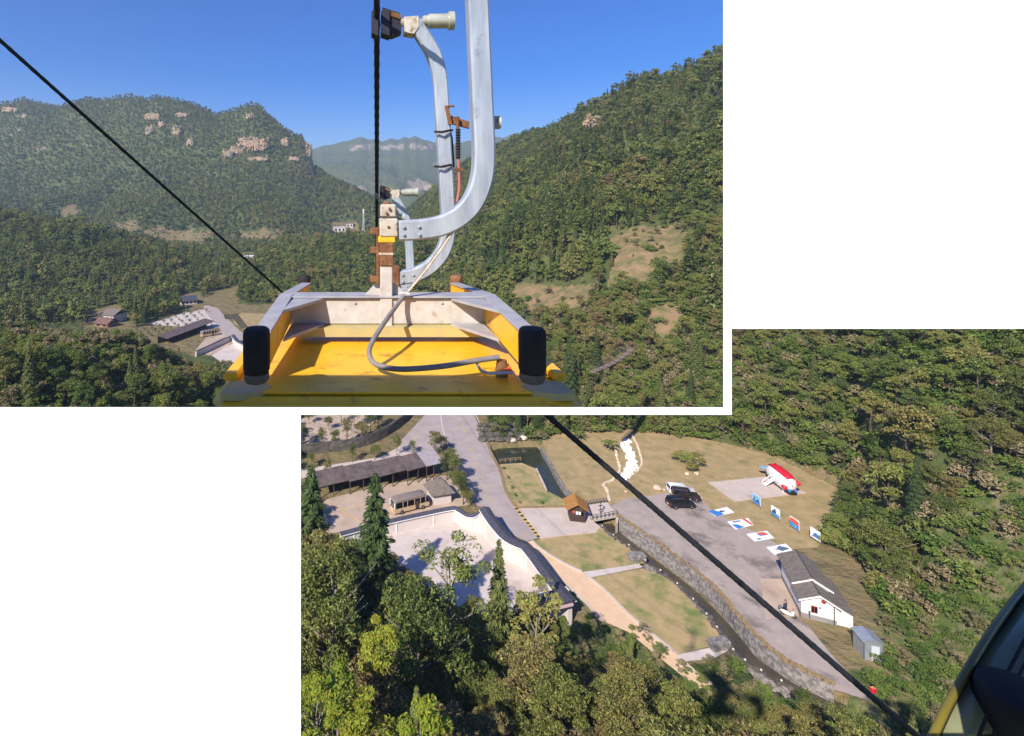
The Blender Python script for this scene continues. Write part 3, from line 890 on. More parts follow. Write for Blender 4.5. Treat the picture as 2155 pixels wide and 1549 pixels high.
# lower crowns at the edge of the open ground
spc = fbm(xn, yn, 45, 3, 77)
kind = np.where(RNG.uniform(size=len(xn)) < np.where(spc > 0.25, 0.35, 0.03), 1, 0)      # 1 conifer
kind = np.where((yn < 70) & (xn > -8), np.where((kind == 1) & (RNG.uniform(size=len(xn)) < 0.7), 0, kind), kind)
kind = np.where((xn > 60) & (yn < 170), np.where(RNG.uniform(size=len(xn)) < 0.06, 1, 0), kind)
kind = np.where((kind == 0) & (RNG.uniform(size=len(xn)) < 0.10), 2, kind)
lime = (kind == 0) & (yn < 46) & (xn < 6) & (RNG.uniform(size=len(xn)) < 0.22)
kind = np.where(lime, 3, kind)
kind = np.where(weedz, np.where(RNG.uniform(size=len(xn)) < 0.45, 2, 9), kind)
keep = kind != 9
xn, yn, zn, kind = xn[keep], yn[keep], zn[keep], kind[keep]
scn = RNG.uniform(0.38, 0.85, len(xn)) * np.where(RNG.uniform(size=len(xn)) < 0.16, RNG.uniform(1.2, 1.8, len(xn)), 1.0)
# saplings and low growth close under the cable so that the view over them stays open
SKX = [560, 633, 720, 830, 900, 980, 1060, 1160, 1250, 1330, 1400, 1480, 1600, 1750, 1850, 1950, 2050, 2200]
SKY = [1000, 1075, 1140, 1185, 1215, 1228, 1250, 1300, 1312, 1345, 1412, 1436, 1452, 1468, 1490, 1470, 1400, 1330]
SUX = [-60, 0, 180, 255, 330, 420, 510, 600, 640]
SUY = [690, 695, 716, 730, 750, 766, 782, 790, 700]
scn = np.where(yn < 66, scn * 0.82, scn)
HT = np.array([10, 15, 3.2, 7.5])[kind]
pxb, pyb = proj(xn, yn, zn)
nearz = (yn < 66) | ((yn < 84) & (pxb < 1700))
lim = np.where(nearz, np.interp(pxb, SKX, SKY), np.where((pxb < 620) & (yn < 235) & (pyb > np.interp(pxb, SUX, SUY) - 48), np.minimum(np.interp(pxb, SUX, SUY), pyb - 10), -999))
lim = lim + RNG.uniform(0, 1, len(xn)) ** 2 * np.where(nearz, 90, 20) - 4
zmax = CAMZ - (lim - CY) / F * yn
scn = np.minimum(scn, (zmax - zn) / HT)
keep = scn > 0.22
xn, yn, zn, kind, scn = xn[keep], yn[keep], zn[keep], kind[keep], scn[keep]
pxn, pyn = proj(xn, yn, zn + 7 * scn)
vis = in_window(pxn, pyn, 90)
size = np.where(vis, 1.0 / yn, 0)
order = np.argsort(-size)
quota = {0: 290, 1: 70, 2: 150, 3: 40}
single = np.zeros(len(xn), bool)
for i in order:
    if size[i] <= 0: break
    if quota[kind[i]] > 0:
        quota[kind[i]] -= 1; single[i] = True
def zone_words(x, y, z, sc):
    px, py = proj(x, y, z)
    size_ = 'small ' if sc < 0.55 else 'tall ' if sc > 1.02 else ''
    if y < 66 and x < 45:
        col = ('at the far left' if px < 720 else 'left of the courtyard' if px < 840 else 'below the courtyard' if px < 1000 else 'below the courtyard wall' if px < 1150 else 'below the gate house' if px < 1250 else 'below the tan path' if px < 1360 else
               'below the green lawn' if px < 1480 else 'below the white path' if px < 1600 else 'below the stream wall')
        row = 'in the back row' if y > 50 else 'halfway down' if y > 38 else 'nearest row'
        return size_, 'under the cable, ' + col + ', ' + row
    if y < 66: return size_, 'among weeds right of the white house' + (', beside the metal shed' if px < 1900 else ', near the dark buffer' if px > 2030 else '')
    if x > 30:
        return size_, 'on the right hill ' + ('above the cascade' if px < 1450 else 'above the parked cars' if px < 1590 else 'above the submersible' if px < 1750 else 'right of the submersible' if py < 1040 else 'right of the display boards' if py < 1140 else 'behind the white house') + (', at the foot' if z < 5 else ', low down' if z < 12 else ', higher up' if z < 25 else ', high up')
    return size_, 'on the left hill' + (', below the farmhouse' if px < 300 else ', below the far car park' if px < 520 else ' beside the cabin roof') + (', front row' if y < 95 else ', back row')
for i in np.nonzero(single)[0]:
    sz_, zt = zone_words(xn[i], yn[i], zn[i], scn[i]); k = int(RNG.integers(0, 9))
    nm, pool, lb, ct = {0: ('broadleaf_tree', 'broad', 'olive green broadleaf tree', 'tree'), 1: ('conifer_tree', 'conifer', 'dark green pointed conifer', 'tree'),
                        2: ('shrub', 'shrub', 'rounded green shrub', 'shrub'), 3: ('lime_leaved_tree', 'lime', 'thin lime leaved tree', 'tree')}[int(kind[i])]
    plant_tree(nm, pool, k, xn[i], yn[i], zn[i], scn[i], RNG.uniform(0, 6.28), sz_ + lb + ' ' + zt, 'trees and shrubs ' + zt, ct, RNG.uniform(-0.06, 0.06))
rest = ~single
def sub(mask): return np.stack([xn[mask], yn[mask], zn[mask]], -1)
PB = [sub(rest & ((kind == 0) | (kind == 3)))]; SB = [scn[rest & ((kind == 0) | (kind == 3))]]
PC = [sub(rest & (kind == 1))]; SC = [scn[rest & (kind == 1)]]
PS = [sub(rest & (kind == 2))]; SS = [scn[rest & (kind == 2)] * 1.6]
# middle distance
xm, ym, zm = forest_points(260, 640, 3.9, -0.85, 0.95)
spc = fbm(xm, ym, 70, 3, 77)
kc = RNG.uniform(size=len(xm)) < np.where(spc > 0.25, 0.4, 0.03)
kc |= (xm < -90) & (ym < 430) & (RNG.uniform(size=len(xm)) < 0.2)
scm = RNG.uniform(0.36, 0.8, len(xm)) * np.where(kc, 0.85, 1.0) * np.where(RNG.uniform(size=len(xm)) < 0.16, RNG.uniform(1.2, 1.9, len(xm)), 1.0)
PB.append(np.stack([xm, ym, zm], -1)[~kc]); SB.append(scm[~kc])
PC.append(np.stack([xm, ym, zm], -1)[kc]); SC.append(scm[kc])
PB = np.concatenate(PB); SB = np.concatenate(SB); PC = np.concatenate(PC); SC = np.concatenate(SC)
nb_ = PB[:, 1] < 185
gn_scatter('hillside_forest', PB[nb_], SB[nb_], RNG.uniform(0, 6.28, int(nb_.sum())), CLOSE_B, 'broadleaf forest on the slopes around the valley floor', 'forest')
PB, SB = PB[~nb_], SB[~nb_]
gn_scatter('broadleaf_forest', PB, SB, RNG.uniform(0, 6.28, len(PB)), MID_B, 'dense green broadleaf forest covering the hillsides', 'forest')
gn_scatter('conifer_forest', PC, SC, RNG.uniform(0, 6.28, len(PC)), MID_C, 'dark conifers mixed through the hillside forest', 'forest')
# far slopes
xf, yf, zf = forest_points(640, 1420, 5.6, -0.8, 0.35)
rd = np.interp(xf / yf, LM_U, LM_D)
k = yf < rd + 70
gx_ = (H(xf + 5, yf) - H(xf - 5, yf)) / 10; gy_ = (H(xf, yf + 5) - H(xf, yf - 5)) / 10
k &= np.hypot(gx_, gy_) < RNG.uniform(1.4, 2.2, len(xf))
k &= RNG.uniform(size=len(xf)) < 0.93
xf, yf, zf = xf[k], yf[k], zf[k]
CLIFFS = [(532, 304, 66, 30, 0), (498, 318, 34, 16, .3), (540, 334, 50, 9, .1), (480, 326, 20, 16, .4), (320, 246, 30, 14, .2), (385, 243, 26, 8, 0), (340, 262, 12, 14, 0), (525, 245, 22, 10, 0),
          (600, 300, 12, 22, 0), (650, 318, 9, 34, 0), (400, 300, 12, 16, 0), (372, 276, 16, 24, 0), (20, 232, 34, 10, 0), (618, 336, 24, 8, 0), (315, 275, 12, 20, 0)]
pxf, pyf = proj(xf, yf, zf + 4)
kc = np.zeros(len(xf), bool)
for a, b, w, h, s in CLIFFS:
    kc |= (np.abs(pxf - a) < w * 0.44) & (np.abs(pyf - b + h * 0.05) < h * 0.42)
kc &= yf > 800
xf, yf, zf = xf[~kc], yf[~kc], zf[~kc]
gn_scatter('distant_forest', np.stack([xf, yf, zf - 0.8], -1), RNG.uniform(0.5, 1.05, len(xf)), RNG.uniform(0, 6.28, len(xf)), FAR_B, 'distant forest covering the far mountain slopes', 'forest')

# undergrowth: low scrub on the slope and around the open ground
xs_, ys_ = jitter(-110, 130, 22, 175, 1.35)
zs_ = H(xs_, ys_)
f_, c_ = masks(xs_, ys_, zs_)
k = (~f_) & (~c_) & (dist_poly(xs_, ys_, [tuple(p) for p in STREAM]) > 3.4) & (xs_ / ys_ > -0.7) & (xs_ / ys_ < 1.5)
k &= (RNG.uniform(size=len(xs_)) < 0.75)
pu = np.stack([xs_, ys_, zs_ - 0.15], -1)[k]
xq, yq = jitter(-420, 330, 90, 760, 3.2)
zq = H(xq, yq); fq, cq = masks(xq, yq, zq)
kq = fq & (RNG.uniform(size=len(xq)) < np.where(fbm(xq, yq, 25, 3, 5) > 0.05, 0.6, 0.12))
PS.append(np.stack([xq, yq, zq - 0.2], -1)[kq]); SS.append(RNG.uniform(0.5, 1.5, int(kq.sum())))
su = RNG.uniform(0.5, 1.25, len(pu)) * np.where(pu[:, 0] > 40, 1.35, 1.0)
nr = pu[:, 1] < 68
gn_scatter('undergrowth', np.concatenate([pu[~nr]] + PS), np.concatenate([su[~nr]] + SS), RNG.uniform(0, 6.28, int((~nr).sum()) + sum(len(q_) for q_ in PS)), MID_S, 'low weeds and scrub between the hillside trees', 'undergrowth')
gn_scatter('undergrowth', pu[nr], su[nr] * np.where((pu[nr][:, 0] < 22) & (pu[nr][:, 1] < 50), 1.45, 0.72), RNG.uniform(0, 6.28, int(nr.sum())), FINE_S, 'fine leaved weeds on the slope under the cable', 'undergrowth')

# bare rock faces in the far mountain
m_cliff = M('orange limestone cliff', lin((200, 160, 118)), lin((140, 130, 114)), 0.09, 0.95, bump=1.0, bscale=0.25, stretch=(1, 1, 0.22), bdist=5, c3=lin((84, 86, 62)), s3=0.07, t3=0.54)
def hit_terrain(px, py, y0=150, y1=1500):
    ys = np.linspace(y0, y1, 3000); xs = (px - CX) / F * ys; zs = CAMZ - (py - CY) / F * ys
    w = np.nonzero(H(xs, ys) >= zs)[0]
    i = w[0] if len(w) else len(ys) // 2
    return Vector((xs[i], ys[i], zs[i]))
WORDS = ['broad', 'stepped', 'low', 'short', 'ragged', 'thin', 'small', 'summit', 'upright', 'edge', 'pale', 'streaked', 'leftmost', 'flat', 'narrow']
for q, (a, b, w, h, s) in enumerate(CLIFFS + [(1270, 258, 84, 24, 0.25)]):
    c = hit_terrain(a, b + h * 0.3)
    sx = c.y / F
    nx_, nz_ = max(8, int(w / 1.6)), max(6, int(h / 1.6))
    mb = MB(); grid = []
    rr = g(900 + q)
    for j in range(nz_ + 1):
        for i in range(nx_ + 1):
            u_ = i / nx_ * 2 - 1; v_ = j / nz_ * 2 - 1
            e = 1 + 0.35 * (vnoise(np.array(i * 0.6 + q * 7), np.array(j * 0.6), 5) - 0.5)
            px_ = a + u_ * w / 2 * e * math.sqrt(max(0.1, 1 - 0.45 * v_ * v_)) ; py_ = b - v_ * h / 2 * e + u_ * s * h * 0.5
            dd = c.y - 3 + (v_ * 4) + rr.normal() * 0.7 + 5 * (u_ ** 4)
            grid.append(P(px_, py_, dd))
    n1 = nx_ + 1
    ragged = lambda i, j: vnoise(np.array(i * 0.9 + q * 3.7), np.array(j * 0.55 + q), 17) > 0.12 + 0.62 * max(abs((i + .5) / nx_ * 2 - 1) ** 3, abs((j + .5) / nz_ * 2 - 1) ** 3) or False
    mb.add(grid, [(j * n1 + i, j * n1 + i + 1, (j + 1) * n1 + i + 1, (j + 1) * n1 + i) for j in range(nz_) for i in range(nx_) if ragged(i, j)])
    o = mb.build('cliff', m_cliff); o.modifiers.new('thick', 'SOLIDIFY').thickness = 3
    if q < len(CLIFFS): tag(o, WORDS[q] + ' orange rock face in the wooded mountain at left', 'cliff', 'rock faces in the left mountain')
    else: tag(o, 'orange layered rock face high on the wooded hill at right', 'cliff')

# ------------------------------------------------------------------ valley floor: roads, lawns, water
def gp(pts, z=0.0, n=0):
    return [G(a, b, z) for a, b in (smoothpx(pts, n) if n else pts)]
WALLTOP = [(1298, 1092), (1340, 1120), (1400, 1162), (1450, 1200), (1500, 1242), (1530, 1274), (1555, 1307), (1590, 1347), (1640, 1392), (1690, 1422), (1755, 1452)]
LBANK = [(1264, 1106), (1295, 1132), (1342, 1164), (1362, 1186), (1412, 1220), (1463, 1268), (1503, 1314), (1530, 1352), (1558, 1386), (1606, 1419), (1664, 1449)]
ROAD_L = [(905, 800), (918, 840), (930, 873), (936, 905), (955, 960), (985, 1030), (1003, 1064)]
ROAD_R = [(1085, 1068), (1063, 1035), (1050, 990), (1030, 950), (1012, 905), (997, 873), (980, 840), (962, 800)]
sheet('road', gp([(905, 800), (918, 840), (930, 873), (936, 905), (955, 960), (985, 1030), (1003, 1064), (1022, 1068), (1040, 1088), (1070, 1122), (1108, 1139), (1135, 1131), (1109, 1100)] + ROAD_R), 0.012, m_asphalt)
far_road = [(962, 800), (930, 770), (860, 745), (760, 735), (650, 735), (560, 728), (505, 712), (470, 680), (445, 650), (448, 630), (470, 618), (500, 606)]
fr = [G(a, b) for a, b in smoothpx(far_road, 4)]
le, ri = [], []
for i, p in enumerate(fr):
    t = (fr[min(i + 1, len(fr) - 1)] - fr[max(i - 1, 0)]); t.z = 0; t.normalize()
    nn = Vector((-t.y, t.x, 0)); le.append(p + nn * 3.6); ri.append(p - nn * 3.6)
sheet('road', le + ri[::-1], 0.05, m_asphalt)
sheet('pavement', gp([(1086, 1069), (1110, 1100), (1136, 1132), (1180, 1126), (1255, 1119), (1264, 1108), (1243, 1094), (1236, 1064), (1190, 1067)]), 0.016, m_concrete)
lawn_a = sheet('lawn', gp([(1137, 1133), (1255, 1120)] + LBANK[:4] + [(1345, 1187), (1225, 1203), (1180, 1178), (1120, 1141)]), 0.010, m_lawn2)
sheet('lawn', gp([(1240, 1216), (1352, 1196)] + LBANK[4:8] + [(1425, 1377), (1370, 1332), (1320, 1290), (1280, 1248)]), 0.010, m_lawn2)
sheet('lawn', gp([(1062, 1036), (1050, 990), (1052, 977), (1098, 974), (1126, 986), (1138, 1010), (1148, 1032), (1170, 1042), (1205, 1062), (1234, 1063), (1190, 1066), (1086, 1068)]), 0.010, m_lawn2)
sheet('lawn', gp([(1144, 946), (1160, 972), (1174, 998), (1194, 1030), (1224, 1057), (1285, 1063), (1310, 1051), (1400, 1038), (1470, 1041), (1500, 1076), (1540, 1096), (1600, 1126), (1660, 1156), (1720, 1152),
                  (1782, 1092), (1797, 1040), (1752, 985), (1650, 958), (1500, 919), (1330, 904), (1180, 904), (1142, 926)]), 0.008, m_lawn)
sheet('path', gp([(1106, 1142), (1118, 1138), (1140, 1158), (1200, 1193), (1225, 1204), (1280, 1249), (1320, 1291), (1370, 1333), (1425, 1378), (1500, 1440), (1470, 1450), (1380, 1378), (1322, 1330), (1264, 1305), (1230, 1265), (1170, 1212), (1130, 1177)]), 0.014, m_tan)
sheet('path', gp([(1225, 1204), (1345, 1187), (1353, 1194), (1240, 1216)]), 0.020, m_white_pave)
sheet('path', gp([(1425, 1378), (1515, 1359), (1532, 1369), (1502, 1386), (1432, 1393)]), 0.020, m_white_pave)
tarm = WALLTOP + [(1850, 1480), (1800, 1432), (1745, 1372), (1700, 1316), (1680, 1300), (1664, 1220), (1660, 1157), (1600, 1126), (1540, 1096), (1500, 1076), (1470, 1041), (1400, 1038), (1310, 1051), (1286, 1064)]
sheet('car_park_tarmac', gp(tarm), 0.013, m_gravel)
sheet('pavement', gp([(1600, 1218), (1664, 1218), (1682, 1298), (1612, 1303)]), 0.020, m_beige)
sheet('pavement', gp([(1490, 1016), (1622, 1003), (1698, 1038), (1545, 1056)]), 0.10, m_concrete, thick=0.12)
sheet('pond', [p for p in PONDW], -0.85, m_water)
# stream ribbon
le, ri = [], []
for i, p in enumerate(STREAM):
    t = (STREAM[min(i + 1, len(STREAM) - 1)] - STREAM[max(i - 1, 0)]); t.z = 0; t.normalize()
    nn = Vector((-t.y, t.x, 0)); le.append(p + nn * 2.6); ri.append(p - nn * 2.6)
sheet('stream', le + ri[::-1], -1.35, m_stream)
# car park on the left
sheet('car_park', gp([(640, 1085), (690, 1050), (800, 1022), (940, 1000), (960, 1022), (990, 1062), (955, 1068), (800, 1096), (715, 1120), (640, 1130)]), 0.016, m_beige)
sheet('courtyard', gp([(800, 1122), (950, 1092), (1010, 1085), (1100, 1150), (1200, 1262), (1180, 1300), (960, 1300), (830, 1190)]), 0.020, m_white_pave)
sheet('path', gp([(600, 992), (700, 978), (800, 962), (840, 940), (860, 915), (905, 868), (930, 868), (936, 905), (945, 930), (905, 950), (870, 962), (800, 982), (700, 996), (600, 1012)]), 0.010, m_concrete)
sheet('road', gp([(846, 925), (905, 862), (931, 873), (936, 905), (945, 932), (905, 950), (870, 955), (840, 950)]), 0.018, m_asphalt)
sheet('car_park', gp([(560, 905), (640, 880), (700, 868), (780, 866), (800, 880), (740, 925), (640, 935), (560, 940)]), 0.014, m_beige)
# painted lines
def stripe(name, a, b, w, z, m, lab=None):
    a = G(*a); b = G(*b); t = (b - a).normalized(); n = Vector((-t.y, t.x, 0)) * w / 2
    return sheet(name, [a + n, b + n, b - n, a - n], z, m)
mid = [(964, 873), (977, 905), (995, 960), (1012, 1000), (1035, 1062)]
ml = [G(a, b) for a, b in smoothpx(mid, 6)]
mb = MB()
for i in range(0, len(ml) - 1, 2):
    a, b = ml[i], ml[i].lerp(ml[i + 1], 0.75); t = (b - a).normalized(); n = Vector((-t.y, t.x, 0)) * 0.09
    mb.add([tuple(q.xy) + (0.022,) for q in (a + n, b + n, b - n, a - n)], [(3, 2, 1, 0)])
tag(mb.build('lane_marking', m_yellowline), kind='structure')
def edge_line(px, off, name='edge_line'):
    pts = [G(a, b) for a, b in smoothpx(px, 4)]; mb = MB()
    for i in range(len(pts) - 1):
        a, b = pts[i], pts[i + 1]; t = (b - a).normalized(); n = Vector((-t.y, t.x, 0))
        q = [a + n * off, b + n * off, b + n * (off + 0.18), a + n * (off + 0.18)]
        mb.add([tuple(v.xy) + (0.024,) for v in q], [(0, 1, 2, 3)])
    tag(mb.build(name, m_whiteline), kind='structure')
edge_line(ROAD_R[::-1][1:], 0.35)
edge_line(ROAD_L[1:-1], -0.5)
for a, b in (((905, 1078), (860, 1083)), ((780, 1062), (720, 1071)), ((760, 1100), (700, 1063)), ((862, 935), (880, 914))):
    stripe('bay_line', a, b, 0.14, 0.024, m_yellowline)
# kerbs along the tan path
def kerb(px, w=0.35, h=0.16, m=m_concrete, name='kerb'):
    pts = [G(a, b) for a, b in smoothpx(px, 4)]
    mb = MB(); mb.sweep([p + Vector((0, 0, h / 2)) for p in pts], h, w, 0.03, (0, 0, 1)) if False else None
    for i in range(len(pts) - 1):
        a, b = pts[i], pts[i + 1]; c = (a + b) / 2; L_ = (b - a).length
        mb.box((c.x, c.y, h / 2), (L_ + 0.02, w, h + (i % 2) * 0.006), math.atan2(b.y - a.y, b.x - a.x))
    tag(mb.build(name, m), kind='structure')
kerb([(1120, 1139), (1142, 1159), (1200, 1193), (1225, 1203)]); kerb([(1240, 1216), (1280, 1249), (1320, 1291), (1370, 1333), (1425, 1378)])
kerb([(1434, 1394), (1500, 1441)]); kerb([(1130, 1178), (1170, 1213), (1230, 1266), (1264, 1306)])
kerb([(1137, 1133), (1180, 1127), (1255, 1120)]); kerb([(1014, 905), (1032, 950), (1052, 990), (1065, 1035), (1086, 1068)], 0.5, 0.2, m_orange)
kerb([(1190, 1067), (1086, 1069)], 0.4, 0.2, m_orange)

# stone retaining wall along the stream
def ribbon_wall(name, px, z0, z1, thick, m, label, cat, bulge=0.0, parent=None, flip=1):
    pts = [G(a, b) for a, b in smoothpx(px, 4)]
    mb = MB(); rr = g(31)
    n = len(pts); nz = 5; grid = []
    for i, p in enumerate(pts):
        t = (pts[min(i + 1, n - 1)] - pts[max(i - 1, 0)]); t.z = 0; t.normalize(); nn = Vector((-t.y, t.x, 0)) * flip
        for j in range(nz): grid.append(Vector((p.x, p.y, z0 + (z1 - z0) * j / (nz - 1))) - nn * (0.25 * (1 - j / (nz - 1))) + nn * rr.normal() * 0.05)
        grid.append(Vector((p.x, p.y, z1)) + nn * thick); grid.append(Vector((p.x, p.y, z0)) + nn * thick)
    k = nz + 2
    fs = []
    for i in range(n - 1):
        for j in range(k):
            j2 = (j + 1) % k
            fs.append((i * k + j, i * k + j2, (i + 1) * k + j2, (i + 1) * k + j))
    fs += [tuple(range(k)), tuple(range((n - 1) * k, n * k))]
    mb.add(grid, fs)
    o = mb.build(name, m, parent)
    return tag(o, label, cat) if label else o
sw = ribbon_wall('stone_wall', WALLTOP, -1.9, 0.42, 0.55, m_stone, 'long curved grey stone retaining wall along the stream', 'wall')
mb = MB(); rr = g(32)
for a, b in smoothpx(WALLTOP, 12):
    p = G(a, b); mb.box((p.x + 0.2 + rr.normal() * 0.1, p.y + 0.3, 0.55), (0.3 + rr.uniform(0, .3), 0.28, 0.12 + rr.uniform(0, .3)), rr.uniform(0, 3))
o = mb.build('flower_edging', m_orange, sw); o['kind'] = 'stuff'
lb = ribbon_wall('stream_bank', LBANK, -1.9, 0.06, 0.3, m_stone, 'low rough stone bank along the lawn side of the stream', 'stone bank', flip=-1)
# bank stones with white globe lamps
mb = MB(); rr = g(33)
def blob(mb, c, r, rr, n=7):
    prof = [(r * 0.55, -r * 0.5), (r, 0), (r * 0.75, r * 0.45), (r * 0.3, r * 0.7)]
    o0 = len(mb.v)
    mb.lathe(prof, c, n=n)
    for i in range(o0, len(mb.v)):
        mb.v[i] = tuple(np.array(mb.v[i]) + rr.normal(size=3) * r * 0.14)
for a, b in smoothpx(LBANK, 9):
    p = G(a, b); blob(mb, (p.x - 0.1 + rr.normal() * 0.15, p.y - 0.1, 0.1), rr.uniform(0.18, 0.38), rr)
o = mb.build('bank_stones', m_rock, lb); o['kind'] = 'stuff'
lp = smoothpx(LBANK, 3)
m_globe = M('white lamp globe', lin((206, 198, 186)), rough=0.3)
for i, (a, b) in enumerate(lp):
    if i % 2 == 0: continue
    p = G(a - 4, b - 1)
    t = thing('garden_lamp', 'small white globe lamp on the stone edge of the stream', 'lamp', (p.x, p.y, 0.2), 0, 'globe lamps along the stream')
    part(MB().lathe([(0.05, 0), (0.05, 0.18)], (0, 0, 0), n=8), 'stem', m_rock, t)
    part(MB().lathe([(0.05, 0.14), (0.1, 0.18), (0.13, 0.26), (0.1, 0.34), (0.04, 0.38)], (0, 0, 0), n=10), 'globe', m_globe, t, True)
for a, b, lab in ((1340, 1178, 'square stone pillar at the end of the upper white path'), (1512, 1362, 'square stone pillar at the end of the lower white path')):
    p = G(a, b); mb = MB(); mb.box((p.x, p.y, 0.45), (2.6, 1.2, 0.9), 0.2, 0.06)
    t = mb.build('stone_pillar', m_stone); tag(t, lab, 'pillar')
# pond edges
ribbon_wall('pond_kerb', [(1142, 945), (1158, 972), (1172, 998), (1192, 1030), (1222, 1058)], -1.6, 0.25, 0.5, m_stone, 'pale stone kerb on the right bank of the pond channel', 'kerb', flip=-1)
ribbon_wall('pond_kerb', [(1127, 986), (1138, 1009), (1148, 1031)], -1.6, 0.12, 0.3, m_concrete, 'thin concrete kerb on the left bank of the pond channel', 'kerb')
rw = thing('boulder_wall', 'dark boulder wall at the back of the pond', 'rock wall', G(1060, 925))
for k in range(60):
    a = 1012 + (k % 15) * 6 + RNG.normal() * 2; lev = k // 15
    mb = MB(); p = G(a, 928 - lev * 5)
    blob(mb, (p.x, p.y, 0.4 + lev * 0.55), RNG.uniform(0.5, 0.95), RNG, 8)
    mb.build('boulder', m_rock, rw)
for a, b, r_, lb_ in ((1080, 930, 0.7, 'pale round boulder at the back edge of the pond'), (1101, 926, 0.9, 'large pale boulder at the back edge of the pond'), (1383, 1031, 0.75, 'cream boulder left of the parked cars'),
                      (1398, 1032, 0.25, 'tiny pale stone beside the white car'), (1446, 999, 0.45, 'small pale stone behind the parked cars'), (1466, 999, 0.5, 'pale stone right of the car park trees'),
                      (1317, 1036, 0.3, 'pale stone at the tarmac edge under the cable'), (1650, 1180, 0.9, 'pinkish boulder at the corner of the white house')):
    mb = MB(); p = G(a, b); blob(mb, (p.x, p.y, r_ * 0.4), r_, RNG, 9)
    tag(mb.build('boulder', m_pale_rock, smooth=True), lb_, 'boulder')
# low orange rail by the pond
t = thing('pond_rail', 'low orange rail on the near side of the pond', 'railing', G(1075, 972))
a, b = G(1052, 974), G(1096, 970)
for k in range(5):
    q = a.lerp(b, k / 4); MB().box((q.x, q.y, 0.4), (0.1, 0.1, 0.8)).build('post', m_orange, t)
for z in (0.45, 0.78):
    MB().tube([(a.x, a.y, z), (b.x, b.y, z)], 0.05, 6).build('rail', m_orange, t)

# dry white cascade on the lawn
casc = [(1322, 928), (1316, 940), (1325, 955), (1330, 972), (1326, 990), (1312, 1004), (1304, 1010)]
pts = [G(a, b) for a, b in smoothpx(casc, 4)]
t = thing('stone_cascade', 'bright white stone cascade winding down the dry lawn', 'cascade', G(1322, 970))
rr = g(77); mb = MB()
for i, p in enumerate(pts):
    wv = 0.8 if 0.1 < i / len(pts) < 0.7 else 0.4
    for k in range(9):
        blob(mb, (p.x + rr.uniform(-wv, wv), p.y + rr.uniform(-0.9, 0.9), 0.08), rr.uniform(0.2, 0.4), rr, 6)
o = mb.build('white_stones', M('white marble chips', lin((244, 244, 246)), rough=0.7), t); o['kind'] = 'stuff'
mb = MB()
for off in ([(1330, 917), (1340, 935), (1348, 960), (1350, 978), (1338, 995)], [(1296, 938), (1298, 962), (1304, 990), (1290, 1010), (1270, 1020), (1278, 1034), (1282, 1055)]):
    for a, b in smoothpx(off, 9):
        p = G(a, b); blob(mb, (p.x, p.y, 0.1), rr.uniform(0.18, 0.36), rr, 6)
o = mb.build('edging_stones', m_pale_rock, t); o['kind'] = 'stuff'

# footbridge
bt = thing('road_bridge', 'flat concrete bridge with low railings over the stream', 'bridge', G(1268, 1075))
dk = [G(1234, 1063, 0.3), G(1278, 1057, 0.3), G(1300, 1084, 0.3), G(1246, 1094, 0.3)]
MB().prism([(p.x, p.y) for p in dk], -0.1, 0.32).build('deck', m_concrete, bt)
for (p, q) in ((dk[0], dk[1]), (dk[3], dk[2])):
    for k in range(7):
        s_ = p.lerp(q, 0.02 + k / 6.3)
        MB().box((s_.x, s_.y, 0.72), (0.12, 0.12, 0.8), 0.2).build('post', m_rail, bt)
    for z in (0.75, 1.1):
        MB().tube([(p.x, p.y, z), (q.x, q.y, z)], 0.05, 6).build('rail', m_rail, bt)
ab = [G(1296, 1092), G(1302, 1090), G(1300, 1104), G(1295, 1106)]
MB().prism([(p.x, p.y) for p in ab], -1.9, 0.3).build('abutment', m_concrete, bt)
p = G(1264, 1083, 0.3)
t = thing('lamp_post', 'short ornate dark lamp post on the bridge', 'lamp post', (p.x, p.y, 0.32))
MB().tube([(p.x, p.y, 0.32), (p.x, p.y, 2.4)], 0.06, 8).build('pole', m_wood_dark, t)
for z in (1.2, 1.9): MB().box((p.x, p.y, z), (0.9, 0.1, 0.1), 0.3).build('arm', m_wood_dark, t)
MB().lathe([(0.1, 0), (0.2, 0.15), (0.08, 0.35)], (p.x, p.y, 2.4), n=8).build('lantern', m_wood_dark, t)

# ticket booth
b0 = G(1216, 1100); t = thing('ticket_booth', 'small dark timber ticket booth with ochre pitched roof', 'booth', b0, R(-12))
part(MB().box((0, 1.3, 1.15), (2.5, 2.2, 2.3), None, 0.03), 'wall', m_wood_dark, t)
for x_, m_ in ((-0.62, m_orangeprint), (-0.1, m_white), (0.34, m_white)):
    part(MB().box((x_, 0.185, 1.55 if m_ is m_white else 1.7), (0.34, 0.04, 0.5 if m_ is m_white else 0.3)), 'notice', m_, t)
part(MB().box((0.8, 0.18, 1.5), (0.45, 0.05, 0.8)), 'window', m_glass_dark, t)
for k in range(6): part(MB().box((0, 0.18, 0.12 + k * 0.17), (2.5, 0.06, 0.13)), 'plank', m_wood_dark, t)
for s_ in (-1, 1):
    part(MB().extr([(0, -0.5, 3.45), (s_ * 1.9, -0.5, 2.25), (s_ * 1.9, -0.5, 2.13), (0, -0.5, 3.30)], (0, 3.6, 0)), 'roof_slope', m_roof_orange, t)
part(MB().extr([(-1.2, 0.22, 2.3), (1.2, 0.22, 2.3), (0, 0.22, 3.1)], (0, 2.0, 0)), 'gable', m_wood_dark, t)
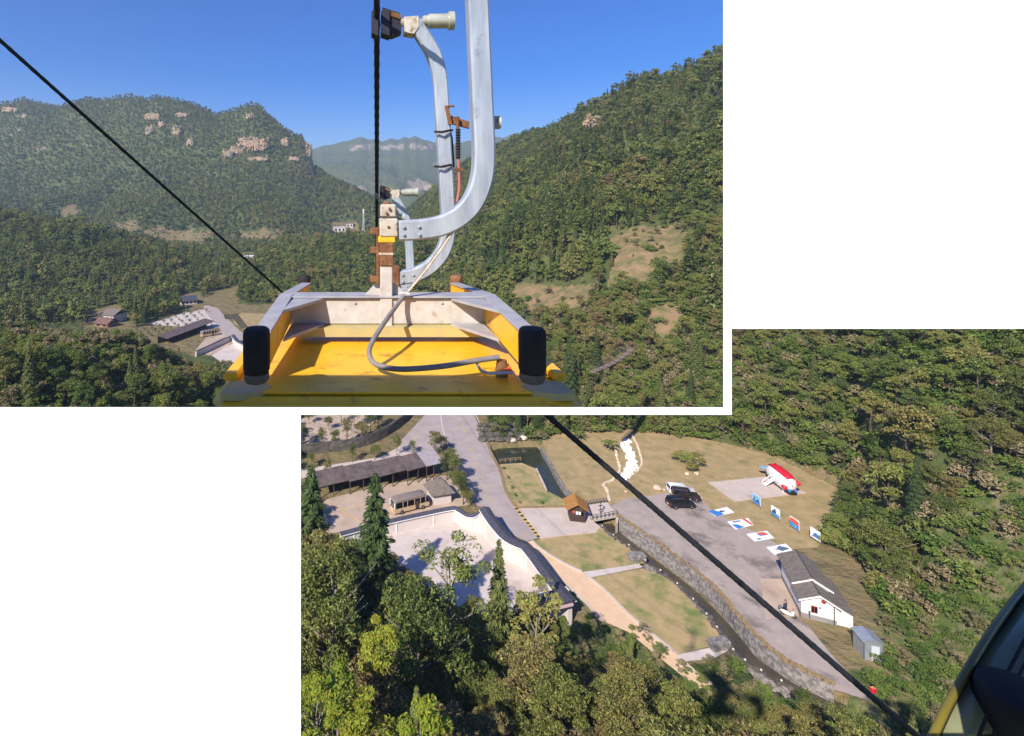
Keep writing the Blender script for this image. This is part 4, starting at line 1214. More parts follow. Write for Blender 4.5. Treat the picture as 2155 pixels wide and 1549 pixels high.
# yellow and black speed bump line
sb = thing('speed_bump', 'yellow and black chequered strip across the side road', 'speed bump', G(1110, 1100))
line = [G(a, b) for a, b in ((1083, 1066), (1110, 1100), (1134, 1131))]
for i in range(18):
    tt = i / 18 * 2; a = line[int(tt)].lerp(line[int(tt) + 1], tt - int(tt)); tt2 = (i + 0.92) / 18 * 2
    b = line[min(int(tt2), 1)].lerp(line[min(int(tt2), 1) + 1], tt2 - min(int(tt2), 1)); c = (a + b) / 2
    MB().box((c.x, c.y, 0.05), ((b - a).length, 0.5, 0.07), math.atan2(b.y - a.y, b.x - a.x), 0.02).build('block', m_yellowline if i % 2 == 0 else m_black, sb)

# ------------------------------------------------------------------ courtyard walls with black tile coping
def coped_wall(name, px, heights, label, m=m_wallwhite, thick=0.5, cw=1.5):
    """px: pixels of the top centre line; heights: wall height there"""
    q = smoothpx([(a, b, h) for (a, b), h in zip(px, heights)], 5)
    pts = [G(a, b, h) for a, b, h in q]
    t = thing(name, label, 'wall', (pts[0].x, pts[0].y, 0))
    n = len(pts)
    def ring(i, dx, z):
        tg = pts[min(i + 1, n - 1)] - pts[max(i - 1, 0)]; tg.z = 0; tg.normalize()
        return Vector((pts[i].x, pts[i].y, 0)) + Vector((-tg.y, tg.x, 0)) * dx + Vector((0, 0, z))
    def prof(sec, nm, mm):
        mb = MB(); k = len(sec); g_ = []
        for i in range(n):
            for dx, z in sec: g_.append(ring(i, dx, (pts[i].z + z) if z is not None else -0.05))
        fs = [(i * k + j, i * k + (j + 1) % k, (i + 1) * k + (j + 1) % k, (i + 1) * k + j) for i in range(n - 1) for j in range(k)]
        fs += [tuple(range(k)), tuple(range((n - 1) * k, n * k))]
        mb.add(g_, fs); return mb.build(nm, mm, t)
    h = thick / 2; c = cw / 2
    prof([(-h, None), (h, None), (h, -0.32), (-h, -0.32)], 'wall_face', m)
    prof([(-c, -0.34), (c, -0.34), (c, -0.22), (0.12, 0.0), (-0.12, 0.0), (-c, -0.22)], 'coping', m_coping)
    prof([(-c - 0.06, -0.46), (c + 0.06, -0.46), (c + 0.06, -0.345), (-c - 0.06, -0.345)], 'trim', m_white)
    for i in range(2, n - 1, 5):
        pp = ring(i, -h - 0.05, 0); pq = ring(i + 1, -h - 0.05, 0); an = math.atan2(pq.y - pp.y, pq.x - pp.x)
        MB().box((pp.x, pp.y, (pts[i].z - 0.5) / 2), (0.14, 0.12, pts[i].z - 0.5), an).build('pilaster', m_white, t)
    return t
coped_wall('courtyard_wall', [(1019, 1066), (1040, 1097), (1066, 1126), (1092, 1140), (1104, 1144), (1125, 1168), (1160, 1215), (1200, 1262)], [4.6, 4.0, 3.6, 3.5, 3.5, 3.4, 3.3, 3.3],
           'white wall with curving black tile coping beside the road', thick=0.6, cw=1.9)
coped_wall('courtyard_wall', [(716, 1120), (800, 1098), (880, 1080), (950, 1066), (966, 1070), (985, 1081), (1003, 1079), (1018, 1065)], [2.4, 2.4, 2.4, 2.6, 2.7, 2.7, 3.2, 4.6],
           'white wall with dipping black coping between bus park and courtyard', thick=0.5, cw=0.95)
# gate house at the end of the wall
gh = thing('gate_house', 'flat roofed pale gate house at the lower end of the courtyard wall', 'gate house', G(1190, 1300))
c_ = [G(1206, 1263, 3.7), G(1100, 1288, 3.7), G(1085, 1262, 3.7), G(1180, 1238, 3.7)]
MB().prism([(p.x, p.y) for p in c_], 3.35, 3.72).build('roof_slab', m_coping, gh)
MB().prism([(p.x + 0.0, p.y - 0.15) for p in c_], 3.05, 3.34).build('fascia', M('pink fascia', lin((206, 176, 170)), rough=0.8), gh)
for a, b in ((1198, 1300), (1150, 1312), (1110, 1320)):
    p = G(a, b); MB().box((p.x, p.y + 1.2, 1.5), (0.7, 0.7, 3.1), 0.3, 0.04).build('pillar', m_wallwhite, gh)
    MB().box((p.x, p.y + 1.2, 0.45), (0.95, 0.95, 0.9), 0.3, 0.04).build('plinth', m_concrete, gh)

# long open shed, four stepped roofs
sh = thing('parking_shed', 'long open timber shed with stepped brown roofs beside the bus', 'shed', G(800, 1030))
segs = [((672, 1008), (735, 995), 0.0), ((735, 996), (797, 984), 0.25), ((797, 986), (860, 972), 0.45), ((858, 974), (905, 963), 0.65)]
for k, (a, b, dz) in enumerate(segs + [((898, 964), (931, 958), 0.85)]):
    z = 3.0 + dz
    p = G(a[0], a[1] + 17, z - 0.55); q = G(b[0], b[1] + 15, z - 0.55)
    d = (q - p).normalized(); nn = Vector((-d.y, d.x, 0))
    if nn.y < 0: nn = -nn
    p2, q2 = p + nn * 3.9 + Vector((0, 0, 1.0)), q + nn * 3.9 + Vector((0, 0, 1.0))
    mm = m_thatch if k < 4 else M('pale new roof board', lin((172, 158, 160)), lin((150, 138, 138)), 2, 0.8)
    MB().extr([p, q + d * 0.3, q2 + d * 0.3, p2], (0, 0, -0.12)).build('roof', mm, sh)
    for s_ in (0.05, 0.5):
        c_ = p.lerp(q, s_) + nn * 0.35
        MB().box((c_.x, c_.y, (z - 0.5) / 2), (0.16, 0.16, z - 0.5)).build('post', m_wood_dark, sh)
    c_ = (p + q) / 2 + nn * 3.6
    MB().box((c_.x, c_.y, z / 2), ((q - p).length, 0.15, z), math.atan2(d.y, d.x)).build('back_wall', m_wood_dark, sh)
# tiled kiosk
k0 = G(934, 1064); kt = thing('tiled_kiosk', 'small kiosk with steep grey tiled roof in front of the bus', 'kiosk', k0, R(15))
part(MB().box((0, 2.2, 1.0), (3.4, 3.4, 2.0)), 'wall', m_wallwhite, kt)
for f_, nm in (([(-2.3, 0, 2.0), (2.3, 0, 2.0), (0.5, 2.2, 3.9), (-0.2, 2.2, 3.9)], 0), ([(2.3, 0, 2.0), (2.3, 4.4, 2.0), (0.5, 2.2, 3.9)], 0), ([(-2.3, 4.4, 2.0), (-2.3, 0, 2.0), (-0.2, 2.2, 3.9)], 0), ([(2.3, 4.4, 2.0), (-2.3, 4.4, 2.0), (-0.2, 2.2, 3.9), (0.5, 2.2, 3.9)], 0)):
    part(MB().extr(f_, (0, 0, -0.12)), 'roof_slope', m_tile, kt)
part(MB().tube([(-0.2, 2.2, 3.92), (0.5, 2.2, 3.92)], 0.12, 6), 'ridge', m_coping, kt)
part(MB().tube([(0.5, 2.2, 3.9), (2.3, 0, 2.02)], 0.08, 6), 'hip', m_coping, kt)
# terrace wall and embankment behind the shed
ribbon_wall('terrace_wall', [(600, 962), (680, 952), (740, 945), (790, 930), (838, 902), (872, 868)], -0.2, 2.2, 0.4, m_rock, 'dark stone terrace wall under the upper car park', 'wall', flip=1)
for k, (a, b, sc_) in enumerate(((655, 985, .38), (742, 972, .42), (788, 968, .46), (690, 1000, .35), (835, 958, .42), (868, 955, .34))):
    p = G(a, b); plant_tree('street_tree', 'broad', k, p.x, p.y, 0, sc_, k * 1.3, 'slim young street tree number along the pale path'.replace(' number', ''), 'street trees along the pale path')
for k, (a, b, sc_) in enumerate(((692, 905, .42), (640, 935, .5), (678, 945, .45), (705, 945, .5), (730, 935, .62), (760, 930, .6), (780, 912, .6), (745, 902, .6), (650, 892, .4), (718, 890, .45), (772, 890, .55), (796, 900, .55))):
    p = G(a, b); plant_tree('terrace_tree', 'broad', k + 2, p.x, p.y, 0.2, sc_, k, 'round tree on the upper car park terrace', 'trees on the upper terrace')
for k, (a, b, sc_) in enumerate(((915, 960, .62), (930, 950, .5), (940, 1010, .62), (955, 1022, .6), (965, 1045, .6), (975, 1062, .55), (985, 1068, .45), (950, 990, .55))):
    p = G(a, b); plant_tree('roadside_tree', 'broad', k + 1, p.x, p.y, 0, sc_, k * 2.1, 'dense green tree between the bus park and the road', 'trees between bus park and road')
for k, (a, b, sc_) in enumerate(((1070, 905, .5), (1090, 900, .7), (1110, 905, .8), (1130, 915, .6), (1060, 893, .5), (1150, 900, .7), (1180, 893, .75))):
    p = G(a, b); plant_tree('pond_tree', 'broad', k + 3, p.x, p.y, 0.3, sc_, k * 1.7, 'bushy tree overhanging the back of the pond', 'trees behind the pond')
for k, (a, b) in enumerate(((1060, 988), (1070, 1007), (1078, 1030), (1085, 1046), (1094, 1060), (1140, 1062))):
    p = G(a, b); plant_tree('lawn_shrub', 'shrub', k, p.x, p.y, 0, 0.22, k, 'tiny clipped shrub in the lawn left of the pond', 'tiny lawn shrubs', 'shrub')
for k, (a, b, sc_, pl) in enumerate(((1425, 970, .75, 'shrub'), (1458, 995, .9, 'shrub'), (1470, 985, .8, 'shrub'), (1448, 980, .9, 'shrub'))):
    p = G(a, b); plant_tree('lawn_tree', pl, k, p.x, p.y, 0, sc_ * 1.1, k * 2, ['leafy multi stemmed bush left on the dry lawn', 'thin bush nearest the parked cars', 'right hand bush of the lawn clump', 'tallest bush in the lawn clump'][k], 'bushes on the dry lawn', 'bush')
p = G(1757, 1008); plant_tree('forked_tree', 'broad', 3, p.x, p.y, 0, .5, 1, 'small forked pale tree at the lawn edge right of the submersible', None)
p = G(1604, 905); plant_tree('yellow_tree', 'yellow', 0, p.x, p.y + 6, 3.5, .95, 1, 'bright yellow autumn tree at the wood edge above the lawn', None)
# the wood edge above the lawn
edge = [(1180, 900), (1240, 896), (1300, 893), (1350, 895), (1400, 898), (1450, 903), (1500, 909), (1550, 922), (1600, 938), (1640, 948), (1680, 953), (1725, 962), (1765, 985), (1800, 1030), (1808, 1070), (1790, 1105), (1768, 1120)]
for k, (a, b) in enumerate(smoothpx(edge, 5)):
    p = G(a + RNG.uniform(-10, 10), b + RNG.uniform(-6, 5))
    if RNG.uniform() < 0.5: plant_tree('edge_bush', 'shrub', k, p.x, p.y, 0, RNG.uniform(0.5, 1.4), k, 'dense green bush along the edge of the dry lawn', 'bushes along the lawn edge', 'bush')
    else: plant_tree('edge_tree', 'broad', k, p.x + 1, p.y + 1.5, 0.2, RNG.uniform(0.5, 0.8), k, 'green tree along the edge of the dry lawn', 'trees along the lawn edge')

for k, (a, b, pl, sc_) in enumerate(((1745, 1150, 'shrub', 1.0), (1770, 1140, 'shrub', 1.3), (1828, 1180, 'shrub', 1.5), (1842, 1215, 'shrub', 1.4), (1850, 1250, 'shrub', 1.3), (1868, 1190, 'broad', .6), (1890, 1250, 'broad', .6))):
    p = G(a, b); plant_tree('hedge_bush', pl, k, p.x, p.y, float(H(np.array(p.x), np.array(p.y))), sc_, k * 1.1, 'grey green bush crowding the right side of the white house', 'bushes beside the white house', 'bush')
# tall trees in front of the bus park and courtyard
for k, (a, top, d_, pool, i_, lab) in enumerate(((655, 985, 60, 'conifer', 0, 'tall dark conifer at the left edge in front of the shed'), (790, 1000, 56, 'conifer', 2, 'tall slender conifer standing before the bus'),
                                                 (640, 1090, 50, 'broad', 1, 'dark broadleaf tree at the left edge below the conifer'), (700, 1120, 46, 'broad', 4, 'dark spreading tree left of the slender conifer'),
                                                 (950, 1100, 52, 'open', 0, 'open branched tree in front of the white courtyard'), (1050, 1140, 54, 'conifer', 1, 'thin pale conifer in front of the courtyard wall'),
                                                 (1130, 1200, 50, 'open', 1, 'small open tree before the gate house'), (880, 1210, 46, 'broad', 0, 'brownish tree below the courtyard'),
                                                 (668, 1400, 30, 'lime', 0, 'lime yellow tree at the lower left edge'), (712, 1385, 33, 'lime', 1, 'brightest lime yellow tree at the lower left'),
                                                 (765, 1440, 30, 'lime', 0, 'lime yellow sapling right of the brightest one'), (885, 1468, 29, 'lime', 1, 'lime yellow sapling at the bottom below the courtyard'), (800, 1290, 38, 'lime', 0, 'lime tinted tree halfway up the left slope'))):
    zt = pz(top, d_); x_ = (a - CX) / F * d_
    h0 = NEAR[pool][i_ % len(NEAR[pool])][0]
    zb = float(H(np.array(x_), np.array(d_)))
    sc_ = min((zt - zb) / h0, 1.9 if pool != 'lime' else 1.0)
    o = plant_tree('conifer_tree' if pool == 'conifer' else 'broadleaf_tree', pool, i_, x_, d_, zt - sc_ * h0, sc_, k, lab, None)
    if pool == 'conifer' and k < 2: o.scale = (sc_ * 1.45, sc_ * 1.45, sc_)

# banana plants
def banana(px, py, sc, label, rng):
    p = G(px, py); t = thing('banana_plant', label, 'banana plant', p, 0, 'banana plants along the lawn edge')
    MB().tube([p, p + Vector((0.05, 0, 1.6 * sc))], [0.16 * sc, 0.09 * sc], 7).build('stem', m_bark, t)
    for k in range(9):
        a = k * 0.7 + rng.uniform(0, .4); L_ = sc * rng.uniform(1.8, 2.6); up = rng.uniform(0.5, 1.2)
        mb = MB(); vv = []; ff = []
        for i in range(6):
            s_ = i / 5; r_ = L_ * s_; z = 1.4 * sc + up * L_ * (s_ - 0.95 * s_ * s_)
            w = 0.34 * sc * math.sin(math.pi * min(0.98, s_ * 0.9 + 0.08))
            c = p + Vector((math.cos(a) * r_ * 0.9, math.sin(a) * r_ * 0.9, z)); n_ = Vector((-math.sin(a), math.cos(a), 0)) * w
            vv += [c + n_ + Vector((0, 0, -0.3 * w)), c, c - n_ + Vector((0, 0, -0.3 * w))]
            if i: o_ = (i - 1) * 3; ff += [(o_, o_ + 1, o_ + 4, o_ + 3), (o_ + 1, o_ + 2, o_ + 5, o_ + 4)]
        mb.add(vv, ff); mb.build('leaf', lm_banana, t)
rb = g(5)
for a, b, s_, lb_ in ((1216, 925, 1.0, 'banana plant at the left end of the lawn edge'), (1283, 948, 1.1, 'banana plant standing left of the white cascade'), (1402, 915, 1.15, 'banana plant above the lawn right of the cascade'), (1380, 912, .8, 'small banana plant beside the larger one')):
    banana(a, b, s_, lb_, rb)

# ------------------------------------------------------------------ vehicles
def slab_profile(mb, prof, w, ch):
    """side profile (x,z) made into a body of half width w with rounded sides"""
    cx = sum(p[0] for p in prof) / len(prof); cz = sum(p[1] for p in prof) / len(prof)
    rings = []
    for y, k in ((-w, ch), (-w + ch, 0), (w - ch, 0), (w, ch)):
        ring = []
        for x, z in prof:
            dx, dz = cx - x, cz - z; l = math.hypot(dx, dz) + 1e-6
            ring.append((x + dx / l * k, y, z + dz / l * k))
        rings.append(ring)
    n = len(prof); pts = sum(rings, [])
    fs = [tuple(range(n)), tuple(reversed(range(3 * n, 4 * n)))]
    for r_ in range(3):
        for i in range(n):
            j = (i + 1) % n
            fs.append((r_ * n + i, (r_ + 1) * n + i, (r_ + 1) * n + j, r_ * n + j))
    mb.add(pts, fs); return mb

def frustum(mb, b, t, z0, z1, wb, wt):
    """glasshouse: b=(x0,x1) bottom, t=(x0,x1) top"""
    pts = [(b[0], -wb, z0), (b[1], -wb, z0), (b[1], wb, z0), (b[0], wb, z0), (t[0], -wt, z1), (t[1], -wt, z1), (t[1], wt, z1), (t[0], wt, z1)]
    return mb.add(pts, [(0, 3, 2, 1), (4, 5, 6, 7), (0, 1, 5, 4), (1, 2, 6, 5), (2, 3, 7, 6), (3, 0, 4, 7)])

m_tail = M('red tail lamp', lin((160, 24, 28)), rough=0.3)
m_head = M('clear lamp', lin((220, 224, 228)), rough=0.2)
def wheel(t, x, y, r, wd=0.22):
    q = Matrix.Rotation(R(90), 3, 'X')
    o = part(MB().lathe([(r * 0.6, -wd / 2), (r * 0.95, -wd / 2), (r, -wd * 0.3), (r, wd * 0.3), (r * 0.95, wd / 2), (r * 0.6, wd / 2)], (x, y, r), n=18, mat=q), 'wheel', m_tyre, t, True)
    rim = MB().lathe([(0.02, -wd / 2 - 0.015), (r * 0.3, -wd / 2 - 0.02), (r * 0.62, -wd / 2 + 0.02), (r * 0.62, wd / 2 - 0.02), (r * 0.3, wd / 2 + 0.02), (0.02, wd / 2 + 0.015)], (x, y, r), n=14, mat=q).build('rim', m_rim, None, True)
    rim.parent = o

def suv(px, py, heading, paint, label, L=4.7, roofm=None):
    t = thing('parked_car', label, 'car', G(px, py), heading, 'cars on the tarmac')
    h = L / 2; w = 0.93
    body = [(-h, 0.42), (-h - 0.03, 0.75), (-h + 0.02, 1.0), (-h + 0.2, 1.06), (0.75, 1.06), (h - 0.25, 0.96), (h, 0.80), (h + 0.03, 0.5), (h - 0.1, 0.36), (-h + 0.15, 0.36)]
    part(slab_profile(MB(), body, w, 0.09), 'body', paint, t, True)
    part(frustum(MB(), (-h + 0.08, 1.15), (-h + 0.28, 0.55), 1.05, 1.66, 0.84, 0.70), 'window', m_glass_dark, t)
    part(slab_profile(MB(), [(-h + 0.2, 1.66), (-h + 0.3, 1.74), (0.35, 1.75), (0.62, 1.66)], 0.74, 0.05), 'roof', roofm or paint, t, True)
    for x0, x1 in ((-h + 0.1, -h + 0.3), (-1.25, -1.2), (-0.15, -0.12), (1.12, 0.57)):
        for s_ in (-1, 1):
            part(MB().tube([(x0, s_ * 0.85, 1.04), (x1, s_ * 0.715, 1.69)], 0.055, 6), 'pillar', paint, t)
    for s_ in (-1, 1):
        wheel(t, h - 0.85, s_ * 0.84, 0.37); wheel(t, -h + 0.9, s_ * 0.84, 0.37)
        part(MB().box((h - 0.02, s_ * 0.68, 0.78), (0.12, 0.38, 0.16), None, 0.02), 'headlight', m_head, t)
        part(MB().box((-h + 0.0, s_ * 0.8, 0.95), (0.08, 0.16, 0.34), None, 0.02), 'tail_light', m_tail, t)
        part(MB().box((0.85, s_ * 1.02, 1.12), (0.14, 0.18, 0.14), None, 0.02), 'mirror', paint, t)
        part(MB().tube([(-1.9, s_ * 0.62, 1.8), (0.2, s_ * 0.62, 1.8)], 0.025, 6), 'roof_rail', m_rail, t)
    part(MB().box((h + 0.02, 0, 0.62), (0.06, 0.9, 0.22), None, 0.02), 'grille', m_tyre, t)
    part(MB().box((-h - 0.03, 0, 0.7), (0.04, 0.5, 0.13)), 'number_plate', m_white, t)
    return t
p_white = M('white car paint', lin((232, 234, 236)), rough=0.25, coat=0.5)
p_black = M('black car paint', lin((26, 27, 30)), rough=0.2, coat=0.6)
p_brown = M('dark brown car paint', lin((46, 36, 34)), rough=0.2, coat=0.6)
suv(1433, 1039, R(-10), p_white, 'white sport utility car, rearmost of the three parked cars')
suv(1443, 1049, R(-14), p_brown, 'dark brown car between the white and the black one')
suv(1432, 1066, R(3), p_black, 'black sport utility car, nearest of the three parked cars')

# bus
m_busbeige = M('beige bus paint', lin((206, 176, 140)), lin((196, 166, 130)), 1, 0.4, coat=0.3)
m_busroof = M('grey brown bus roof', lin((140, 124, 112)), rough=0.5)
def minibus(px, py, heading, label, L=7.0, sc=1.0):
    t = thing('parked_bus', label, 'bus', G(px, py), heading)
    h = L / 2; w = 1.03
    part(slab_profile(MB(), [(-h, 0.45), (-h - 0.02, 1.15), (h - 0.02, 1.15), (h + 0.06, 0.8), (h, 0.42), (-h + 0.2, 0.4)], w, 0.08), 'body', m_busbeige, t, True)
    part(frustum(MB(), (-h + 0.03, h - 0.02), (-h + 0.14, h - 0.55), 1.14, 2.15, 0.99, 0.93), 'window', m_glass_dark, t)
    part(slab_profile(MB(), [(-h + 0.08, 2.14), (-h + 0.2, 2.40), (-h + 0.6, 2.50), (h - 1.0, 2.50), (h - 0.6, 2.38), (h - 0.42, 2.14)], 0.98, 0.14), 'roof', m_busroof, t, True)
    for x in (-h + 0.25, -h + 1.7, -0.9, 0.5, 1.7, h - 0.75):
        for s_ in (-1, 1): part(MB().box((x, s_ * 0.965, 1.65), (0.1, 0.09, 1.02)), 'pillar', m_busbeige, t)
    for s_ in (-1, 1):
        part(MB().box((-h + 0.06, s_ * 0.88, 1.65), (0.14, 0.2, 1.02), None, 0.02), 'corner_post', m_white, t)
        wheel(t, h - 1.3, s_ * 0.93, 0.39); wheel(t, -h + 1.5, s_ * 0.93, 0.39)
        part(MB().box((-h + 0.0, s_ * 0.85, 0.9), (0.1, 0.2, 0.3)), 'tail_light', m_tail, t)
        part(MB().box((h + 0.02, s_ * 0.75, 0.78), (0.12, 0.36, 0.2), None, 0.02), 'headlight', m_head, t)
        part(MB().box((h - 0.1, s_ * 1.18, 1.75), (0.12, 0.2, 0.3), None, 0.02), 'mirror', m_tyre, t)
    part(MB().box((1.05, -1.03, 1.1), (0.75, 0.05, 1.3)), 'door', m_wood_dark, t)
    part(MB().box((-h - 0.03, 0, 1.72), (0.05, 1.2, 0.5)), 'sticker', m_greyprint, t)
    part(MB().box((-h - 0.05, 0, 0.5), (0.16, 1.9, 0.2), None, 0.03), 'bumper', m_busbeige, t)
    part(MB().box((-h + 1.0, -0.2, 2.55), (0.6, 0.6, 0.14), None, 0.03), 'roof_vent', m_busroof, t)
    return t
minibus(862, 1071, R(22), 'beige minibus with grey roof parked beside the long shed')

# ------------------------------------------------------------------ submersible model on its pad
st = thing('submersible_model', 'large white and red submersible model on the concrete pad', 'submersible', G(1643, 1024, 0.1), R(-98))
prof = [(0.15, -3.9), (0.6, -3.75), (0.95, -3.3), (1.22, -2.4), (1.35, -1.2), (1.38, 0.4), (1.35, 1.8), (1.22, 2.8), (0.95, 3.5), (0.5, 3.85), (0.1, 3.95)]
prof = [(a_ * 1.22, b_ * 0.84) for a_, b_ in prof]
qx = Matrix.Rotation(R(90), 3, 'Y')
def subm(scale, a0, a1, n=24, lo=0, hi=99):
    vv, ff = [], []
    pr = prof[lo:hi]
    for r_, h_ in pr:
        for k in range(n + 1):
            a = a0 + (a1 - a0) * k / n
            vv.append((h_, math.cos(a) * r_ * scale * 0.92, 1.85 + math.sin(a) * r_ * scale))
    for i in range(len(pr) - 1):
        for k in range(n): ff.append((i * (n + 1) + k, i * (n + 1) + k + 1, (i + 1) * (n + 1) + k + 1, (i + 1) * (n + 1) + k))
    return MB().add(vv, ff)
part(subm(1.0, 0, 2 * math.pi), 'hull', M('white hull paint', lin((236, 234, 232)), rough=0.4, coat=0.3), st, True)
rp = subm(1.035, R(52), R(128), 12, 2, 9)
o = part(rp, 'red_top', m_red, st, True)
sm = o.modifiers.new('thick', 'SOLIDIFY'); sm.thickness = 0.06; sm.offset = 0
part(MB().box((-1.0, 0, 3.62), (1.8, 0.16, 0.34), None, 0.05), 'fin', m_red, st)
for y_, z_ in ((0.55, 2.45), (-0.55, 2.45), (0.85, 1.9), (-0.85, 1.9)):
    part(MB().box((2.55, y_ * 1.15, z_), (0.55, 0.36, 0.36), None, 0.08), 'porthole', m_navy, st)
for y_ in (-0.95, 0.95):
    part(MB().lathe([(0.1, -0.5), (0.34, -0.4), (0.38, 0.3), (0.2, 0.45)], (2.95, y_ * 1.2, 1.4 if y_ < 0 else 2.3), n=14, mat=qx), 'thruster', m_red, st, True)
    part(MB().lathe([(0.22, 0.0), (0.22, 0.35), (0.05, 0.36)], (3.2, y_ * 0.6, 1.0), n=12, mat=qx), 'lamp', m_blue, st)
part(MB().box((3.1, 0, 0.7), (0.9, 1.5, 0.5), None, 0.1), 'sample_basket', m_tyre, st)
for x_ in (-2.3, 2.0):
    for y_ in (-0.8, 0.8): part(MB().box((x_, y_, 0.35), (0.3, 0.2, 0.75)), 'leg', m_white, st)
for y_ in (-1, 1): part(MB().extr([(-3.9, y_ * 0.3, 1.85), (-2.9, y_ * 0.8, 1.85), (-3.0, y_ * 1.7, 1.95), (-3.8, y_ * 1.7, 1.95)], (0, 0, 0.1)), 'tail_fin', m_cyan, st)
ap = [(-0.3, -1.3, 1.45), (-0.3, -3.0, 0.12), (0.5, -3.0, 0.12), (0.5, -1.3, 1.45)]
part(MB().extr(ap, (0, 0.1, 0.16)), 'boarding_ramp', m_white, st)
for x_ in (-0.4, 0.55): part(MB().tube([(x_, -1.4, 2.0), (x_, -2.9, 0.8), (x_, -3.0, 0.1)], 0.05, 6), 'handrail', m_white, st)

# ------------------------------------------------------------------ display boards and ground paintings
def board(px, py, label, shapes):
    t = thing('display_board', label, 'sign board', G(px, py), R(-84), 'display boards on the dry lawn')
    t.scale = (0.84, 0.84, 0.84)
    for x_ in (-0.95, 0.95): part(MB().box((x_, 0, 1.2), (0.08, 0.08, 2.4)), 'post', m_rail, t)
    part(MB().box((0, 0, 1.45), (2.0, 0.09, 1.9)), 'panel', m_white, t)
    for k, (poly, mm) in enumerate(shapes):
        part(MB().extr([(x * 1.9 - 0.95, -0.05 - 0.004 * (k + 1), 0.55 + z * 1.8) for x, z in poly], (0, 0.004, 0)), 'print', mm, t)
SEA = [(0, 0), (1, 0), (1, .32), (.7, .38), (.3, .3), (0, .36)]
board(1592, 1065, 'display board with warships and blue sea nearest the pad', [([(0, .3), (1, .3), (1, 1), (0, 1)], m_cyan), (SEA, m_blue), ([(.1, .35), (.4, .35), (.35, .75), (.25, .8), (.2, .6)], m_greyprint), ([(.5, .3), (.9, .32), (.8, .6), (.6, .55)], m_navy)])
board(1632, 1092, 'display board with grey ship in surf, second from the pad', [(SEA, m_blue), ([(.1, .35), (.55, .3), (.6, .55), (.45, .95), (.35, .6), (.15, .6)], m_navy), ([(.5, .3), (.95, .1), (.8, .45)], m_cyan)])
board(1672, 1116, 'display board with red hulled submersible, third from the pad', [([(0, 0), (1, 0), (1, .45), (0, .5)], m_blue), ([(0, .5), (1, .45), (1, .85), (.5, .95), (0, .9)], m_orangeprint), ([(.2, .3), (.8, .1), (.7, .35)], m_cyan)])
board(1716, 1140, 'display board with blue figure, half behind the bush', [([(.3, .2), (.8, .15), (.95, .5), (.6, .7), (.3, .5)], m_blue), ([(.1, .1), (.4, .1), (.3, .3)], m_orangeprint)])
def mural(corners, label, shapes):
    c = [G(a, b) for a, b in corners]
    t = thing('ground_painting', label, 'painting', c[0], 0, 'paintings on the tarmac')
    def bil(u, v, z):
        a = c[0].lerp(c[1], u); b = c[3].lerp(c[2], u); q = a.lerp(b, v); return (q.x, q.y, z)
    MB().prism([bil(u, v, 0)[:2] for u, v in ((0, 0), (1, 0), (1, 1), (0, 1))], 0.014, 0.02).build('white_ground', m_white, t)
    for k, (poly, mm) in enumerate(shapes):
        MB().prism([bil(u, v, 0)[:2] for u, v in poly], 0.0202 + 0.003 * k, 0.0228 + 0.003 * k).build('paint_shape', mm, t)
mural([(1490, 1076), (1530, 1067), (1546, 1079), (1506, 1087)], 'ground painting with blue sea and dark ship, topmost of four', [([(0, 0), (.3, .0), (.5, .9), (.3, 1), (.05, 1)], m_blue), ([(.35, .35), (.75, .4), (.6, .6), (.4, .6)], m_greyprint), ([(.45, .55), (.55, .2), (.6, .55)], m_navy)])
mural([(1530, 1098), (1574, 1090), (1586, 1105), (1548, 1115)], 'ground painting with blue corner and orange stripe', [([(.05, .4), (.3, .5), (.5, .95), (.15, 1)], m_blue), ([(.7, 0), (.85, 0), (1, .9), (.9, .95)], m_orangeprint), ([(.2, .1), (.6, .12), (.55, .25), (.2, .22)], m_greyprint)])
mural([(1570, 1124), (1614, 1117), (1630, 1133), (1588, 1140)], 'ground painting with red and blue shape and green mark', [([(.45, .05), (.8, .1), (.9, .5), (.6, .5)], m_orangeprint), ([(.4, .1), (.65, .45), (.5, .5)], m_blue), ([(.2, .75), (.4, .72), (.4, .85), (.22, .9)], m_greenprint)])
mural([(1612, 1152), (1654, 1144), (1670, 1160), (1630, 1168)], 'ground painting with grey blue shark shape, nearest the house', [([(.35, .4), (.6, .1), (.95, .6), (.75, .7), (.5, .75)], m_greyprint), ([(.4, .4), (.6, .3), (.6, .5)], m_blue), ([(.2, .5), (.35, .4), (.4, .5)], m_orangeprint)])

# ------------------------------------------------------------------ white house, shed, scooter
m_housewhite = M('white house render', lin((226, 220, 214)), lin((232, 228, 224)), 0.6, 0.85, c3=lin((196, 186, 176)), s3=0.6, t3=0.64)
h0 = G(1686, 1298)
ht = thing('white_house', 'white rendered house with two level grey tiled roof', 'house', h0, R(-24))
Wd = 4.0
ht.scale = (0.92, 0.92, 0.92)
part(MB().extr([(0, 0, 0.7), (Wd, 0, 0.7), (Wd, 0, 2.75), (Wd / 2, 0, 3.85), (0, 0, 2.75)], (0, 8.6, 0)), 'wall', m_housewhite, ht)
part(MB().box((Wd / 2, 4.3, 0.35), (Wd + 0.04, 8.64, 0.7)), 'plinth', M('grey render', lin((150, 142, 140)), lin((130, 124, 122)), 1, 0.9), ht)
part(MB().extr([(Wd, 0.3, 0), (Wd + 1.9, 0.3, 0), (Wd + 1.9, 0.3, 1.75), (Wd, 0.3, 2.6)], (0, 7.4, 0)), 'lean_to', m_housewhite, ht)
part(MB().extr([(Wd - 0.02, 0.1, 2.72), (Wd + 2.15, 0.1, 1.72), (Wd + 2.15, 0.1, 1.86), (Wd - 0.02, 0.1, 2.88)], (0, 7.9, 0)), 'lean_to_roof', m_tile, ht)
